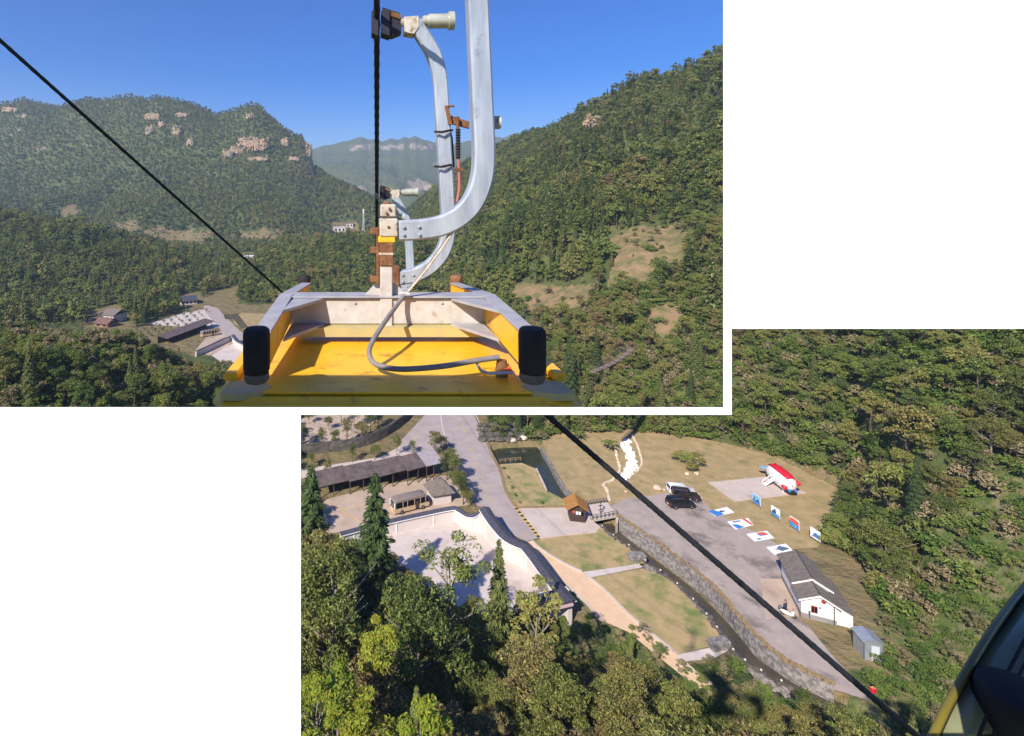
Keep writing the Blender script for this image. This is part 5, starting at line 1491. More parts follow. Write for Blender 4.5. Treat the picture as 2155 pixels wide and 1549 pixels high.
for (y0, y1, dz) in ((-0.5, 2.6, 0.0), (2.3, 9.1, 0.55)):
    for s_ in (-1, 1):
        x1 = Wd / 2 + s_ * (Wd / 2 + 0.45)
        part(MB().extr([(Wd / 2, y0, 3.98 + dz), (x1, y0, 2.72 + dz), (x1, y0, 2.86 + dz), (Wd / 2, y0, 4.14 + dz)], (0, y1 - y0, 0)), 'roof_slope', m_tile, ht)
        part(MB().extr([(Wd / 2, y0 - 0.06, 3.80 + dz), (x1, y0 - 0.06, 2.54 + dz), (x1, y0 - 0.06, 2.74 + dz), (Wd / 2, y0 - 0.06, 4.0 + dz)], (0, 0.10, 0)), 'barge_board', m_white, ht)
    part(MB().tube([(Wd / 2, y0, 4.15 + dz), (Wd / 2, y1, 4.15 + dz)], 0.09, 6), 'ridge', m_coping, ht)
part(MB().extr([(0, 2.45, 2.7), (Wd, 2.45, 2.7), (Wd, 2.45, 3.3), (Wd / 2, 2.45, 4.4), (0, 2.45, 3.3)], (0, 6.1, 0)), 'upper_wall', m_housewhite, ht)
wi = part(MB().box((1.5, -0.02, 1.55), (0.75, 0.1, 0.95)), 'window', M('red timber window', lin((150, 62, 40)), rough=0.6), ht)
for k in (-1, 1): part(MB().box((1.5 + k * 0.17, -0.08, 1.55), (0.26, 0.03, 0.75)), 'pane', m_glass_dark, wi)
part(MB().lathe([(0.28, -0.03), (0.28, 0.03)], (2.55, -0.03, 2.95), n=16, mat=Matrix.Rotation(R(90), 3, 'X')), 'round_vent', M('red vent', lin((150, 70, 66)), rough=0.7), ht)
part(MB().box((2.15, -0.03, 1.95), (0.22, 0.05, 0.2)), 'meter_box', m_greyprint, ht)
part(MB().tube([(3.72, -0.06, 2.7), (3.72, -0.06, 0.0)], 0.06, 6), 'downpipe', m_wood_dark, ht)
p = G(1709, 1303); t = thing('wheeled_bin', 'dark green bin against the front of the white house', 'bin', p, 0)
part(MB().extr([(-0.35, 0, 0.1), (0.35, 0, 0.1), (0.42, 0, 0.95), (-0.42, 0, 0.95)], (0, 0.6, 0)), 'body', M('dark green plastic', lin((52, 74, 66)), rough=0.5), t)
part(MB().box((0, 0.3, 1.0), (0.9, 0.7, 0.08), None, 0.02), 'lid', M('green plastic lid', lin((62, 86, 76)), rough=0.5), t)
for s_ in (-0.3, 0.3): wheel(t, s_, 0.5, 0.1, 0.08)
# metal shed
s0 = hit_terrain(1838, 1392, 40, 120); zt = s0.z
t = thing('metal_shed', 'small grey metal shed among the weeds', 'shed', (s0.x, s0.y, zt), R(-14))
part(MB().box((0, 0.95, 1.1), (1.9, 1.9, 2.2)), 'wall', m_metalshed, t)
for s_ in (-1, 1):
    part(MB().extr([(0, -0.15, 2.62), (s_ * 1.15, -0.15, 2.2), (s_ * 1.15, -0.15, 2.27), (0, -0.15, 2.7)], (0, 2.2, 0)), 'roof_sheet', m_metalshed, t)
    part(MB().box((s_ * 0.93, -0.02, 1.0), (0.09, 0.09, 2.0)), 'corner_post', m_greyprint, t)
part(MB().extr([(-1, 0, 2.2), (1, 0, 2.2), (0, 0, 2.62)], (0, 0.05, 0)), 'gable', m_metalshed, t)
part(MB().box((0.2, -0.03, 0.95), (0.8, 0.05, 1.8)), 'door', M('pale sheet door', lin((205, 205, 208)), rough=0.5), t)

# scooter
c0 = G(1659, 1297); t = thing('parked_scooter', 'white motor scooter beside the standing person', 'scooter', c0, R(-38))
wheel(t, 0.65, 0, 0.24, 0.1); wheel(t, -0.6, 0, 0.24, 0.12)
part(slab_profile(MB(), [(-0.85, 0.5), (-0.8, 0.72), (-0.2, 0.74), (-0.1, 0.42), (0.3, 0.36), (0.45, 0.9), (0.55, 0.92), (0.62, 0.4), (0.4, 0.24), (-0.4, 0.26)], 0.17, 0.05), 'body', m_white, t, True)
part(MB().box((-0.45, 0, 0.8), (0.75, 0.3, 0.1), None, 0.03), 'seat', m_tyre, t)
part(MB().tube([(0.48, -0.32, 1.05), (0.5, 0, 0.98), (0.48, 0.32, 1.05)], 0.03, 6), 'handlebar', m_tyre, t)
part(MB().box((0.62, 0, 0.85), (0.1, 0.2, 0.18), None, 0.03), 'headlight', m_head, t)
part(MB().box((-0.85, 0, 0.9), (0.35, 0.36, 0.3), None, 0.04), 'luggage_box', m_greyprint, t)

def person(px, py, label, top, leg, hair, rz=0.0, z0=0.0, sc=1.0, skin=(196, 150, 122)):
    """one skinned body; hair and clothes as children"""
    base = G(px, py, z0); root = thing('person', label, 'person', base, rz)
    me = bpy.data.meshes.new('body')
    V = [(0, 0, .93), (0, 0, 1.15), (0, 0, 1.40), (0, 0, 1.50), (0, .0, 1.66), (0, .01, 1.75),
         (.19, 0, 1.40), (.24, .02, 1.13), (.22, .16, .92), (-.19, 0, 1.40), (-.25, .0, 1.13), (-.23, .12, .90),
         (.10, 0, .88), (.11, .03, .48), (.11, 0, .08), (.11, .14, .04), (-.10, 0, .88), (-.11, -.02, .48), (-.12, -.02, .08), (-.12, .12, .04)]
    E = [(0, 1), (1, 2), (2, 3), (3, 4), (4, 5), (2, 6), (6, 7), (7, 8), (2, 9), (9, 10), (10, 11), (0, 12), (12, 13), (13, 14), (14, 15), (0, 16), (16, 17), (17, 18), (18, 19)]
    rad = [.15, .14, .15, .055, .095, .06, .065, .05, .035, .065, .05, .035, .085, .06, .045, .035, .085, .06, .045, .035]
    me.from_pydata([tuple(c * sc for c in v) for v in V], E, [])
    o = bpy.data.objects.new('body', me); C.objects.link(o); o.parent = root
    md = o.modifiers.new('skin', 'SKIN')
    for i, s_ in enumerate(me.skin_vertices[0].data):
        s_.radius = (rad[i] * sc, rad[i] * sc * (0.75 if i < 3 else 1)); s_.use_root = (i == 0)
    o.modifiers.new('sub', 'SUBSURF').levels = 1
    o.modifiers['sub'].render_levels = 1
    me.materials.append(M('skin', lin(skin), rough=0.6))
    part(MB().lathe([(.17 * sc, .86 * sc), (.185 * sc, 1.0 * sc), (.18 * sc, 1.2 * sc), (.20 * sc, 1.36 * sc), (.12 * sc, 1.46 * sc)], (0, 0, 0), n=14), 'jacket', top, root, True)
    for s_ in (-1, 1):
        part(MB().tube([(s_ * .19 * sc, 0, 1.40 * sc), (s_ * .245 * sc, .01 * sc, 1.13 * sc), (s_ * .228 * sc, .11 * sc, .97 * sc)], [.082 * sc, .066 * sc, .052 * sc], 9), 'sleeve', top, root, True)
        part(MB().tube([(s_ * .10 * sc, 0, .90 * sc), (s_ * .11 * sc, 0, .48 * sc), (s_ * .115 * sc, 0, .1 * sc)], [.11 * sc, .08 * sc, .065 * sc], 9), 'trouser_leg', leg, root, True)
    part(MB().lathe([(.105 * sc, 1.66 * sc), (.112 * sc, 1.72 * sc), (.085 * sc, 1.80 * sc), (.02 * sc, 1.83 * sc)], (0, -.015 * sc, 0), n=12), 'hair', hair, root, True)
    return root
m_hair = M('black hair', lin((28, 24, 24)), rough=0.6)
person(1653, 1290, 'person in dark jacket standing behind the white scooter', M('dark jacket', lin((52, 54, 66)), rough=0.8), M('dark trousers', lin((44, 48, 58)), rough=0.8), M('red brown hair', lin((96, 44, 40)), rough=0.6), R(20))
person(1837, 1474, 'person in bright red jacket on the track under the cable', m_red, M('grey trousers', lin((80, 84, 96)), rough=0.8), m_hair, R(-30), float(H(np.array(57.), np.array(57.))))

# ------------------------------------------------------------------ far buildings seen past the cabin
def block(name, px, py, wpx, hpx, dep, label, roofc, rz=0.0, roof='flat', nwin=3, z=None, wallm=m_wallwhite):
    b = hit_terrain(px, py) if z is None else G(px, py, z)
    s_ = b.y / F; w = wpx * s_; h = hpx * s_
    t = thing(name, label, 'house', b, rz)
    part(MB().box((0, dep / 2, h / 2 - 0.5), (w, dep, h + 1.0)), 'wall', wallm, t)
    if roof == 'flat':
        part(MB().box((0, dep / 2, h + 0.15), (w + 0.8, dep + 0.8, 0.3), None, 0.05), 'roof', roofc, t)
    else:
        for k in (-1, 1):
            part(MB().extr([(-w / 2 - 0.6, dep / 2, h + 1.9), (-w / 2 - 0.6, dep / 2 + k * (dep / 2 + 0.6), h - 0.1), (-w / 2 - 0.6, dep / 2 + k * (dep / 2 + 0.6), h + 0.1), (-w / 2 - 0.6, dep / 2, h + 2.1)], (w + 1.2, 0, 0)), 'roof_slope', roofc, t)
    for k in range(nwin):
        part(MB().box(((k + 0.5) / nwin * w - w / 2, -0.03, h * 0.55), (w / nwin * 0.45, 0.1, h * 0.4)), 'window', m_glass_dark, t)
    return t
m_redroof = M('red brown roof', lin((128, 92, 80)), lin((104, 78, 70)), 0.6, 0.8)
block('farmhouse', 226, 680, 34, 17, 8, 'white farmhouse with grey roof left of the terraced car park', m_tile, R(-20), 'pitch', 3, 0)
block('farmhouse', 213, 689, 34, 8, 6, 'low brown roofed outbuilding in front of the white farmhouse', m_redroof, R(-20), 'pitch', 2, 0, M('brown plaster', lin((150, 118, 100)), rough=0.9))
block('long_house', 398, 642, 32, 9, 9, 'long white house with dark roof above the car park', m_coping, R(30), 'pitch', 4, 0)
block('village_house', 518, 550, 26, 10, 9, 'white house beyond the wood under the thin cable', m_white, 0.1, 'flat', 3)
block('village_house', 715, 490, 24, 12, 10, 'white village house in the valley left of the mast', m_white, 0.2, 'flat', 3)
block('village_house', 736, 480, 14, 10, 8, 'small white village house right of the larger one', m_redroof, 0.0, 'pitch', 2)
block('village_house', 728, 497, 30, 7, 8, 'low white village house in front of the others', m_white, -0.1, 'flat', 4)
# the far car park with its rows of round trees
sheet('car_park', gp([(268, 706), (330, 727), (400, 700), (455, 690), (470, 672), (440, 650), (400, 655), (330, 676)]), 0.02, m_white_pave)
sheet('car_park', gp([(405, 735), (420, 715), (480, 690), (510, 705), (470, 735), (440, 748)]), 0.02, m_beige)
sheet('courtyard', gp([(445, 748), (470, 733), (512, 712), (560, 715), (560, 760), (470, 765)]), 0.03, m_white_pave)
k = 0
for row in range(6):
    for col in range(9):
        a = 315 + col * 16 - row * 9; b = 672 + row * 9 - col * 3 + row * 0.3
        if not inpoly(np.array([a]), np.array([b]), [(268, 706), (330, 727), (400, 700), (455, 690), (470, 672), (440, 650), (400, 655), (330, 676)])[0]: continue
        p = G(a, b); plant_tree('car_park_tree', 'shrub', k, p.x, p.y, 0, 0.55, k, 'round tree in the rows of the far car park', 'trees in the far car park'); k += 1
# far shed, bus and wall
fs = thing('parking_shed', 'long dark roofed shed beside the far car park', 'shed', G(400, 718))
a, b = G(352, 727), G(452, 688); d = (b - a).normalized(); nn = Vector((-d.y, d.x, 0))
MB().extr([a + Vector((0, 0, 2.6)), b + Vector((0, 0, 2.6)), b + nn * 5 + Vector((0, 0, 3.6)), a + nn * 5 + Vector((0, 0, 3.6))], (0, 0, -0.15)).build('roof', m_thatch, fs)
for i in range(9):
    c_ = a.lerp(b, (i + 0.3) / 9); MB().box((c_.x, c_.y, 1.2), (0.2, 0.2, 2.5)).build('post', m_wood_dark, fs)
c_ = (a + b) / 2 + nn * 4.5; MB().box((c_.x, c_.y, 1.5), ((b - a).length, 0.2, 3.0), math.atan2(d.y, d.x)).build('back_wall', m_wood_dark, fs)
minibus(441, 707, R(38), 'tiny bus in the far car park left of the cabin roof')
coped_wall('courtyard_wall', [(412, 738), (440, 726), (470, 712), (482, 708), (490, 704)], [2.2] * 5, 'white coped wall beside the far courtyard', cw=0.9)
coped_wall('courtyard_wall', [(490, 704), (500, 716), (512, 722), (530, 728)], [3.2, 2.8, 2.6, 2.6], 'curving coped wall left of the black buffer', cw=1.6)
# far lawn and pond channel right of the road
sheet('lawn', gp([(505, 660), (560, 645), (600, 650), (600, 690), (520, 695), (490, 680)]), 0.03, m_lawn)
sheet('pond', gp([(470, 662), (500, 660), (522, 688), (508, 692), (492, 672), (474, 672)]), 0.06, m_water)
# lattice mast
mp = hit_terrain(765, 492); mt = thing('radio_mast', 'thin pale telecom mast beside the cable', 'mast', mp)
hh = 52 * mp.y / F
for sx_ in (-1, 1):
    for sy_ in (-1, 1): MB().tube([mp + Vector((sx_ * 1.2, sy_ * 1.2, 0)), mp + Vector((sx_ * 0.4, sy_ * 0.4, hh))], 0.28, 5).build('leg', m_white, mt)
for i in range(7):
    z = hh * i / 7; w = 1.2 - 0.8 * i / 7
    MB().tube([mp + Vector((-w, -w, z)), mp + Vector((w, -w, z + hh / 7))], 0.14, 4).build('brace', m_white, mt)
for z in (0.93, 0.84): MB().lathe([(0.8, 0), (1.5, 0.4), (1.5, 1.8), (0.8, 2.2)], mp + Vector((0, 0, hh * z)), n=10).build('antenna', m_white, mt)

# plank suspension bridge on the right hill
sbt = thing('suspension_footbridge', 'narrow plank suspension footbridge across the wooded gully', 'bridge', P(1288, 760, 120))
pa, pb = P(1246, 783, 96), P(1334, 732, 112)
d = (pb - pa); dl = d.length; dn = d.normalized(); sd = Vector((dn.y, -dn.x, 0)).normalized()
npl = 26
m_plank = [M('weathered plank', lin(c_), rough=0.9) for c_ in ((136, 112, 98), (112, 92, 82), (150, 126, 112))]
for i in range(npl):
    c_ = pa.lerp(pb, (i + 0.5) / npl) - Vector((0, 0, 0.6 * math.sin(math.pi * (i + 0.5) / npl)))
    q = Matrix((dn, sd, dn.cross(sd))).transposed()
    MB().box(c_, (dl / npl * 0.93, 1.1, 0.08), q.to_quaternion()).build('plank', m_plank[i % 3], sbt)
for s_ in (-1, 1):
    for z in (0.95, 0.45):
        MB().tube([pa.lerp(pb, k / 10) + sd * 0.7 * s_ + Vector((0, 0, z - 0.6 * math.sin(math.pi * k / 10))) for k in range(11)], 0.05, 5).build('hand_cable', m_rail, sbt)

# ------------------------------------------------------------------ ropes
m_rope = M('dark steel rope', lin((34, 34, 40)), lin((48, 48, 54)), 8, 0.55, metal=0.3)
def ropeA(y):                                   # height of the haul rope over the ride
    if y <= 12: return CAMZ + 2.225 - 0.4726 * (y - 6.3)
    z12 = CAMZ + 2.225 - 0.4726 * 5.7
    return max(6.0, z12 - 0.4726 * 70 * (1 - math.exp(-(y - 12) / 70)) + 0.0)
ru = (793 - CX) / F
pts = [Vector((ru * y, y, ropeA(y))) for y in np.arange(2.2, 12, 0.02)]
far = [Vector((ru * y, y, ropeA(y))) for y in np.linspace(12, 330, 60)]
mb = MB(); mb.tube(pts + far, 0.037, 12, lobes=6, lobe=0.11, twist=26)
tag(mb.build('haul_rope', m_rope, smooth=True), 'black twisted steel rope running straight up beside the hangers', 'cable')
a, b = P(0, 85, 8.0), P(602, 622, 15.5)
mb = MB(); d = (b - a)
pts = [a + d * t for t in np.linspace(-0.35, 1.12, 260)]
mb.tube(pts, 0.031, 10, lobes=6, lobe=0.1, twist=30)
tag(mb.build('return_rope', m_rope, smooth=True), 'thin black cable crossing the sky from the upper left', 'cable')
a, b = P(1150, 873, 3.35), P(1930, 1549, 3.0); d = (b - a)
mb = MB(); mb.tube([a + d * t for t in np.linspace(-0.12, 1.25, 420)], 0.0172, 12, lobes=6, lobe=0.12, twist=75)
tag(mb.build('track_rope', m_rope, smooth=True), 'thick black twisted cable slanting across the car park', 'cable')

# ------------------------------------------------------------------ cable car ahead
m_yellow = M('yellow cabin paint', lin((251, 192, 38)), lin((240, 178, 32)), 3.5, 0.46, c3=lin((158, 100, 40)), s3=6.0, t3=0.565, w3=0.16, spec=0.5, bump=0.04, bscale=6, coat=0.15)
m_greybase = M('weathered yellow grey edge', lin((178, 164, 120)), lin((196, 176, 110)), 6, 0.6, c3=lin((120, 84, 50)), s3=10, t3=0.66)
m_galv = M('galvanised steel', lin((190, 194, 198)), lin((150, 156, 164)), 4, 0.42, metal=0.2, stretch=(3, 3, 0.5), bump=0.05, bscale=30, c3=lin((128, 130, 134)), s3=6, t3=0.60, w3=0.14, lo=0.3, hi=0.7)
m_beam = M('rust streaked cream beam', lin((204, 198, 190)), lin((186, 174, 164)), 9, 0.6, c3=lin((146, 104, 84)), s3=12, t3=0.60, w3=0.14, bump=0.04, bscale=40)
m_beamtop = M('grey painted beam top', lin((150, 146, 150)), lin((172, 168, 168)), 6, 0.55, c3=lin((150, 110, 84)), s3=8, t3=0.62)
m_rust = M('rusty steel', lin((110, 70, 46)), lin((146, 104, 70)), 9, 0.8, metal=0.2, bump=0.3, bscale=40)
m_cream = M('scuffed cream casting', lin((206, 196, 178)), lin((178, 160, 138)), 14, 0.6, c3=lin((96, 66, 48)), s3=16, t3=0.56, w3=0.12)
m_basegrey = M('grimy grey casting', lin((96, 90, 84)), lin((120, 104, 90)), 9, 0.7)
m_hose = M('grey hose', lin((120, 112, 108)), lin((140, 132, 126)), 12, 0.6)
m_darkgrip = M('dark grip steel', lin((40, 38, 50)), lin((58, 52, 60)), 10, 0.5, metal=0.4)
m_spring = M('zinc spring can', lin((210, 206, 186)), lin((186, 182, 160)), 6, 0.32, metal=0.35)

def hanger(root, D, path, wpx, label=None, t_ratio=0.95):
    s_ = D / F
    pts = [P(a, b, D) for a, b in smoothpx(path, 6)]
    MB().sweep(pts, wpx * s_, wpx * s_ * t_ratio, wpx * s_ * 0.10, (0, 1, 0)).build('hanger_arm', m_galv, root, True)

def bolt(root, c, r, n=(0, -1, 0), m=None):
    c = Vector(c); n = Vector(n)
    MB().tube([c, c + n * r * 0.5, c + n * r * 0.9], [r, r * 0.95, r * 0.5], 10).build('bolt', m or m_galv, root, True)

def grip(root, gx, gy, D, k):
    """clamp on the rope, head and spring can; k = size in pixels relative to the second car"""
    s_ = D / F
    def Q(dx, dy, dd=0.0): return P(gx + dx * k, gy + dy * k, D + dd * s_ * k)
    # jaw: two cheeks around the rope and a bridge
    for dx, w in ((-8, 14), (14, 18)):
        MB().extr([Q(dx - w / 2, -22, -14), Q(dx + w / 2, -26, -14), Q(dx + w / 2, 30, -14), Q(dx - w / 2, 24, -14)], (0, 34 * s_ * k, 0)).build('jaw', m_darkgrip, root)
    MB().extr([Q(8, -30, -6), Q(44, -18, -6), Q(48, -6, -6), Q(48, 22, -6), Q(28, 30, -6), Q(8, 26, -6)], (0, 26 * s_ * k, 0)).build('jaw_body', m_darkgrip, root)
    MB().extr([Q(20, -24, -9), Q(48, -14, -9), Q(48, -4, -9), Q(24, -12, -9)], (0, 6 * s_ * k, 0)).build('lever', m_rust, root)
    # head of the arm
    MB().extr([Q(54, -10, -16), Q(84, -12, -16), Q(84, 12, -16), Q(74, 26, -16), Q(54, 22, -16)], (0, 32 * s_ * k, 0)).build('arm_head', m_cream, root)
    MB().tube([Q(46, 2, 0), Q(56, 2, 0)], 9 * s_ * k, 12).build('pin', m_spring, root)
    MB().tube([Q(84, 0, 0), Q(92, 0, 0), Q(92, 0, 0), Q(96, 0, 0)], [6 * s_ * k, 6 * s_ * k, 11 * s_ * k, 11 * s_ * k], 14).build('collar', m_spring, root)
    sp = MB().tube([Q(96, 0, 0), Q(104, 0, 0), Q(104.2, 0, 0), Q(146, -1, 0), Q(146.2, -1, 0), Q(158, -1.4, 0)], [12 * s_ * k, 12 * s_ * k, 15 * s_ * k, 15 * s_ * k, 19 * s_ * k, 19 * s_ * k], 20)
    sp.build('spring_can', m_spring, root, True)

car = thing('cable_car', 'yellow roofed cable car with silver hanger and black buffers just ahead', 'cable car', P(815, 700, 4.0), 0, 'cable cars ahead on the rope')
ZR = CAMZ - 1.06                      # level of the roof skin
xl, xr, yn_, yf_ = -0.80, 1.20, 2.84, 5.9
def roof_ring(e, z, r=0.16, n=5):
    """rounded rectangle in plan, grown by e"""
    out = []
    for cx_, cy_, a0 in ((xr + e - r, yf_ + e - r, 0), (xl - e + r, yf_ + e - r, 90), (xl - e + r, yn_ - e + r, 180), (xr + e - r, yn_ - e + r, 270)):
        for i in range(n + 1):
            a = R(a0 + 90 * i / n); out.append((cx_ + r * math.cos(a), cy_ + r * math.sin(a), z))
    return out
rings = [roof_ring(-0.30, ZR + 0.012), roof_ring(-0.12, ZR + 0.008), roof_ring(-0.02, ZR - 0.005), roof_ring(0.0, ZR - 0.03), roof_ring(0.045, ZR - 0.048), roof_ring(0.035, ZR - 0.052), roof_ring(-0.02, ZR - 0.045)]
mb = MB(); n_ = len(rings[0]); vv = sum(rings, [])
ff = [tuple(range(n_))]
for i in range(len(rings) - 1):
    for k in range(n_): ff.append((i * n_ + k, i * n_ + (k + 1) % n_, (i + 1) * n_ + (k + 1) % n_, (i + 1) * n_ + k))
ff.append(tuple(reversed(range((len(rings) - 1) * n_, len(rings) * n_))))
mb.add(vv, ff); roof = mb.build('roof', m_yellow, car, True)
rl = g(64); mb = MB()
for k_ in range(150):
    near_ = rl.uniform() < 0.5
    x_ = rl.normal(0.2, 0.4) if near_ else rl.uniform(-0.6, 1.0); y_ = rl.uniform(2.95, 3.9) if not near_ else rl.normal(3.2, 0.18)
    if not (-0.65 < x_ < 1.05 and 2.9 < y_ < 3.92): continue
    r_ = rl.uniform(0.004, 0.014); a_ = rl.uniform(0, 6.28)
    n5 = [(x_ + math.cos(a_ + q_ * 1.257) * r_ * rl.uniform(0.5, 1.3), y_ + math.sin(a_ + q_ * 1.257) * r_ * rl.uniform(0.4, 0.9)) for q_ in range(5)]
    mb.prism(n5, ZR + 0.011, ZR + 0.0165)
o = mb.build('dirt_specks', M('dry leaf litter', lin((88, 62, 36)), lin((120, 84, 44)), 20, 0.9), roof); o['kind'] = 'stuff'
# raised rim along the sides, edge strip and rivets
for x_, s_ in ((xl + 0.02, 1), (xr - 0.02, -1)):
    MB().sweep([(x_, yn_ + 0.25, ZR + 0.03), (x_, yf_ - 0.2, ZR + 0.03)], 0.05, 0.08, 0.01, (1, 0, 0)).build('rim', m_yellow, car)
MB().box((0.2, yn_ + 0.10, ZR + 0.012), (1.5, 0.13, 0.012)).build('edge_strip', m_yellow, car)
for i in range(16):
    MB().lathe([(0.012, 0), (0.012, 0.006), (0.004, 0.01)], (-0.5 + i * 0.095, yn_ + 0.115, ZR + 0.018), n=8).build('rivet', m_rust, roof)
# corner plates
for sx_, cx_ in ((1, xl + 0.13), (-1, xr - 0.13)):
    MB().prism([(cx_ - sx_ * 0.11, yn_ + 0.02), (cx_ - sx_ * 0.02, yn_ - 0.0), (cx_ + sx_ * 0.12, yn_ + 0.03), (cx_ + sx_ * 0.16, yn_ + 0.12), (cx_ + sx_ * 0.04, yn_ + 0.24), (cx_ - sx_ * 0.10, yn_ + 0.20)], ZR - 0.02, ZR + 0.02).build('corner_plate', m_greybase, car)
# side rails, cross beam, buffers
RL, RR_ = -0.585, 0.985
RZ = [(3.04, -0.750), (4.02, -0.705), (5.48, -0.835)]
def railz(y): return CAMZ + float(np.interp(y, [q[0] for q in RZ], [q[1] for q in RZ]))
for x_, sg in ((RL, 1), (RR_, -1)):
    top = [(x_ - 0.04, y, CAMZ + z - 0.006) for y, z in RZ]; bot = [(x_ - 0.04, y, CAMZ + z - d_) for (y, z), d_ in zip(RZ, (0.21, 0.2, 0.12))]
    MB().extr(top + bot[::-1], (0.08, 0, 0)).build('side_rail', m_yellow, car)
    MB().sweep([(x_, y, CAMZ + z) for y, z in RZ], 0.012, 0.105, 0.002, (1, 0, 0)).build('rail_cap', m_beamtop, car)
    # knee plates at the beam
    for z_ in (-0.005, -0.2):
        MB().extr([(x_ + sg * 0.05, 3.98, CAMZ - 0.735 + z_), (x_ + sg * 0.30, 3.98, CAMZ - 0.735 + z_), (x_ + sg * 0.05, 3.52, CAMZ - 0.735 + z_)], (0, 0, 0.02)).build('knee_plate', m_beamtop, car)
    for (py0, py1, D_, r_, sh_) in ((690, 783, 2.74, 0.070, 540 if sg > 0 else 1120), (579, 622, 5.55, 0.066, 640 if sg > 0 else 960)):
        c_ = P(sh_, py0, D_); zb_ = CAMZ - (py1 - CY) / F * D_
        m_b = m_black if not (D_ > 5 and sg < 0) else m_rust
        MB().lathe([(r_ * 0.9, zb_), (r_, zb_ + 0.02), (r_ * 1.02, c_.z - 0.035), (r_ * 0.95, c_.z - 0.01), (r_ * 0.8, c_.z)], (c_.x, c_.y, 0), n=28).build('buffer', m_b, car, True)
        MB().lathe([(r_ * 0.8, zb_ - 0.05), (r_ * 0.95, zb_ - 0.03), (r_ * 0.93, zb_ - 0.002)], (c_.x, c_.y, 0), n=24).build('buffer_base', m_basegrey, car, True)
xb0, xb1 = RL - 0.03, RR_ + 0.03
MB().box(((xb0 + xb1) / 2, 4.06, CAMZ - 0.825), (xb1 - xb0, 0.14, 0.21), None, 0.012).build('cross_beam', m_beam, car)
MB().box(((xb0 + xb1) / 2, 4.06, CAMZ - 0.712), (xb1 - xb0 + 0.03, 0.20, 0.014), None, 0.003).build('beam_cap', m_beamtop, car)
MB().box(((xb0 + xb1) / 2, 4.03, CAMZ - 0.965), (xb1 - xb0 - 0.2, 0.26, 0.07)).build('beam_foot', m_greybase, car)
for y_, x_ in ((3.97, 0.62), (3.97, -0.05)): bolt(car, (x_, y_ + 0.016, CAMZ - 0.76), 0.010, m=m_galv)
# post and pivot
def px_box(nm, x0, y0, x1, y1, D_, dep, m_, ch=0.006):
    a, b = P(x0, y0, D_), P(x1, y1, D_)
    return MB().box(((a.x + b.x) / 2, D_ + dep / 2, (a.z + b.z) / 2), (b.x - a.x, dep, a.z - b.z), None, ch).build(nm, m_, car)
px_box('post', 800, 502, 826, 690, 3.97, 0.10, m_beam)
px_box('post_sleeve', 799, 505, 828, 560, 3.955, 0.13, m_rust)
px_box('post_collar', 796, 497, 832, 511, 3.95, 0.15, m_yellow)
px_box('post_collar', 797, 532, 829, 538, 3.95, 0.15, m_cream)
px_box('pivot_block', 799, 460, 838, 499, 3.94, 0.16, m_cream, 0.01)
px_box('pivot_block', 801, 430, 834, 457, 3.95, 0.14, m_cream, 0.01)
px_box('pivot_cap', 806, 424, 822, 431, 3.99, 0.06, m_rust)
MB().tube([P(836, 456, 4.05), P(852, 456, 4.05)], 0.024, 10).build('pivot_pin', m_spring, car)
px_box('strap', 792, 478, 799, 600, 3.97, 0.05, m_rust)
for y_ in (487, 527, 588): px_box('strap_bolt', 779, y_ - 7, 796, y_ + 7, 3.98, 0.05, m_rust)
for q in ([(766, 623), (800, 623), (800, 596), (790, 597)], [(826, 596), (832, 596), (858, 623), (826, 623)]):
    MB().extr([P(a, b, 4.04) for a, b in q], (0, 0.02, 0)).build('gusset', m_beam, car)
for a, b in ((820, 440), (818, 478), (814, 449)): bolt(car, P(a, b, 3.94), 0.012, m=m_rust)
hanger(car, 4.02, [(838, 485), (862, 484), (890, 482), (930, 474), (968, 454), (996, 422), (1013, 375), (1017, 320), (1013, 220), (1008, 110), (1003, 0), (996, -130), (986, -240), (955, -320), (900, -400)], 43)
for a, b in ((850, 478), (882, 477), (850, 494), (883, 494)): bolt(car, P(a, b, 3.935), 0.013)
grip(car, 800, -410, 4.02, 1.55)
# second tube bracket on the near arm: the release roller
MB().tube([P(1030, 258, 4.1), P(1052, 258, 4.1)], 0.052, 16).build('release_roller', m_cream, car, True)
# hose on the roof with its gland and drain tube
hp = [P(852, 618, 3.95), P(834, 644, 3.85), P(808, 680, 3.55), P(786, 715, 3.35), P(777, 738, 3.27), P(783, 760, 3.2), P(806, 772, 3.13), P(850, 777, 3.06), P(930, 771, 3.05), P(1000, 759, 3.10), P(1050, 752, 3.14)]
MB().tube([Vector(p) for p in smoothpx(hp, 5)], 0.0165, 10).build('hose', m_hose, car, True)
gl = P(1056, 762, 3.16); MB().lathe([(0.034, 0), (0.04, 0.06), (0.036, 0.075), (0.03, 0.12)], (gl.x, gl.y, ZR - 0.01), n=16).build('hose_gland', m_rust, car, True)
hp2 = [P(852, 618, 3.93), P(880, 585, 3.95), P(905, 552, 3.97), P(930, 518, 3.98), P(948, 490, 3.99)]
MB().tube(hp2, 0.011, 8).build('cable_pair', m_hose, car, True)
MB().tube([p + Vector((0.02, -0.01, 0.012)) for p in hp2], 0.009, 8).build('cable_pair', m_cream, car, True)
for k in range(4):
    c_ = P(852 + k * 3 - 4, 618 + k, 3.93); MB().tube([c_ + Vector((-0.02, 0, 0)), c_ + Vector((0.02, -0.01, 0.012))], 0.006, 6).build('cable_tie', m_galv, car)
dt = [P(1004, 766, 3.12), P(1012, 780, 3.07), P(1030, 786, 3.05), P(1078, 784, 3.06)]
MB().tube(dt, 0.009, 8).build('drain_tube', m_galv, car, True)
MB().extr([P(1060, 780, 3.12), P(1078, 783, 3.10), P(1070, 768, 3.2)], (0, 0, 0.012)).build('orange_tag', m_orangeprint, car)

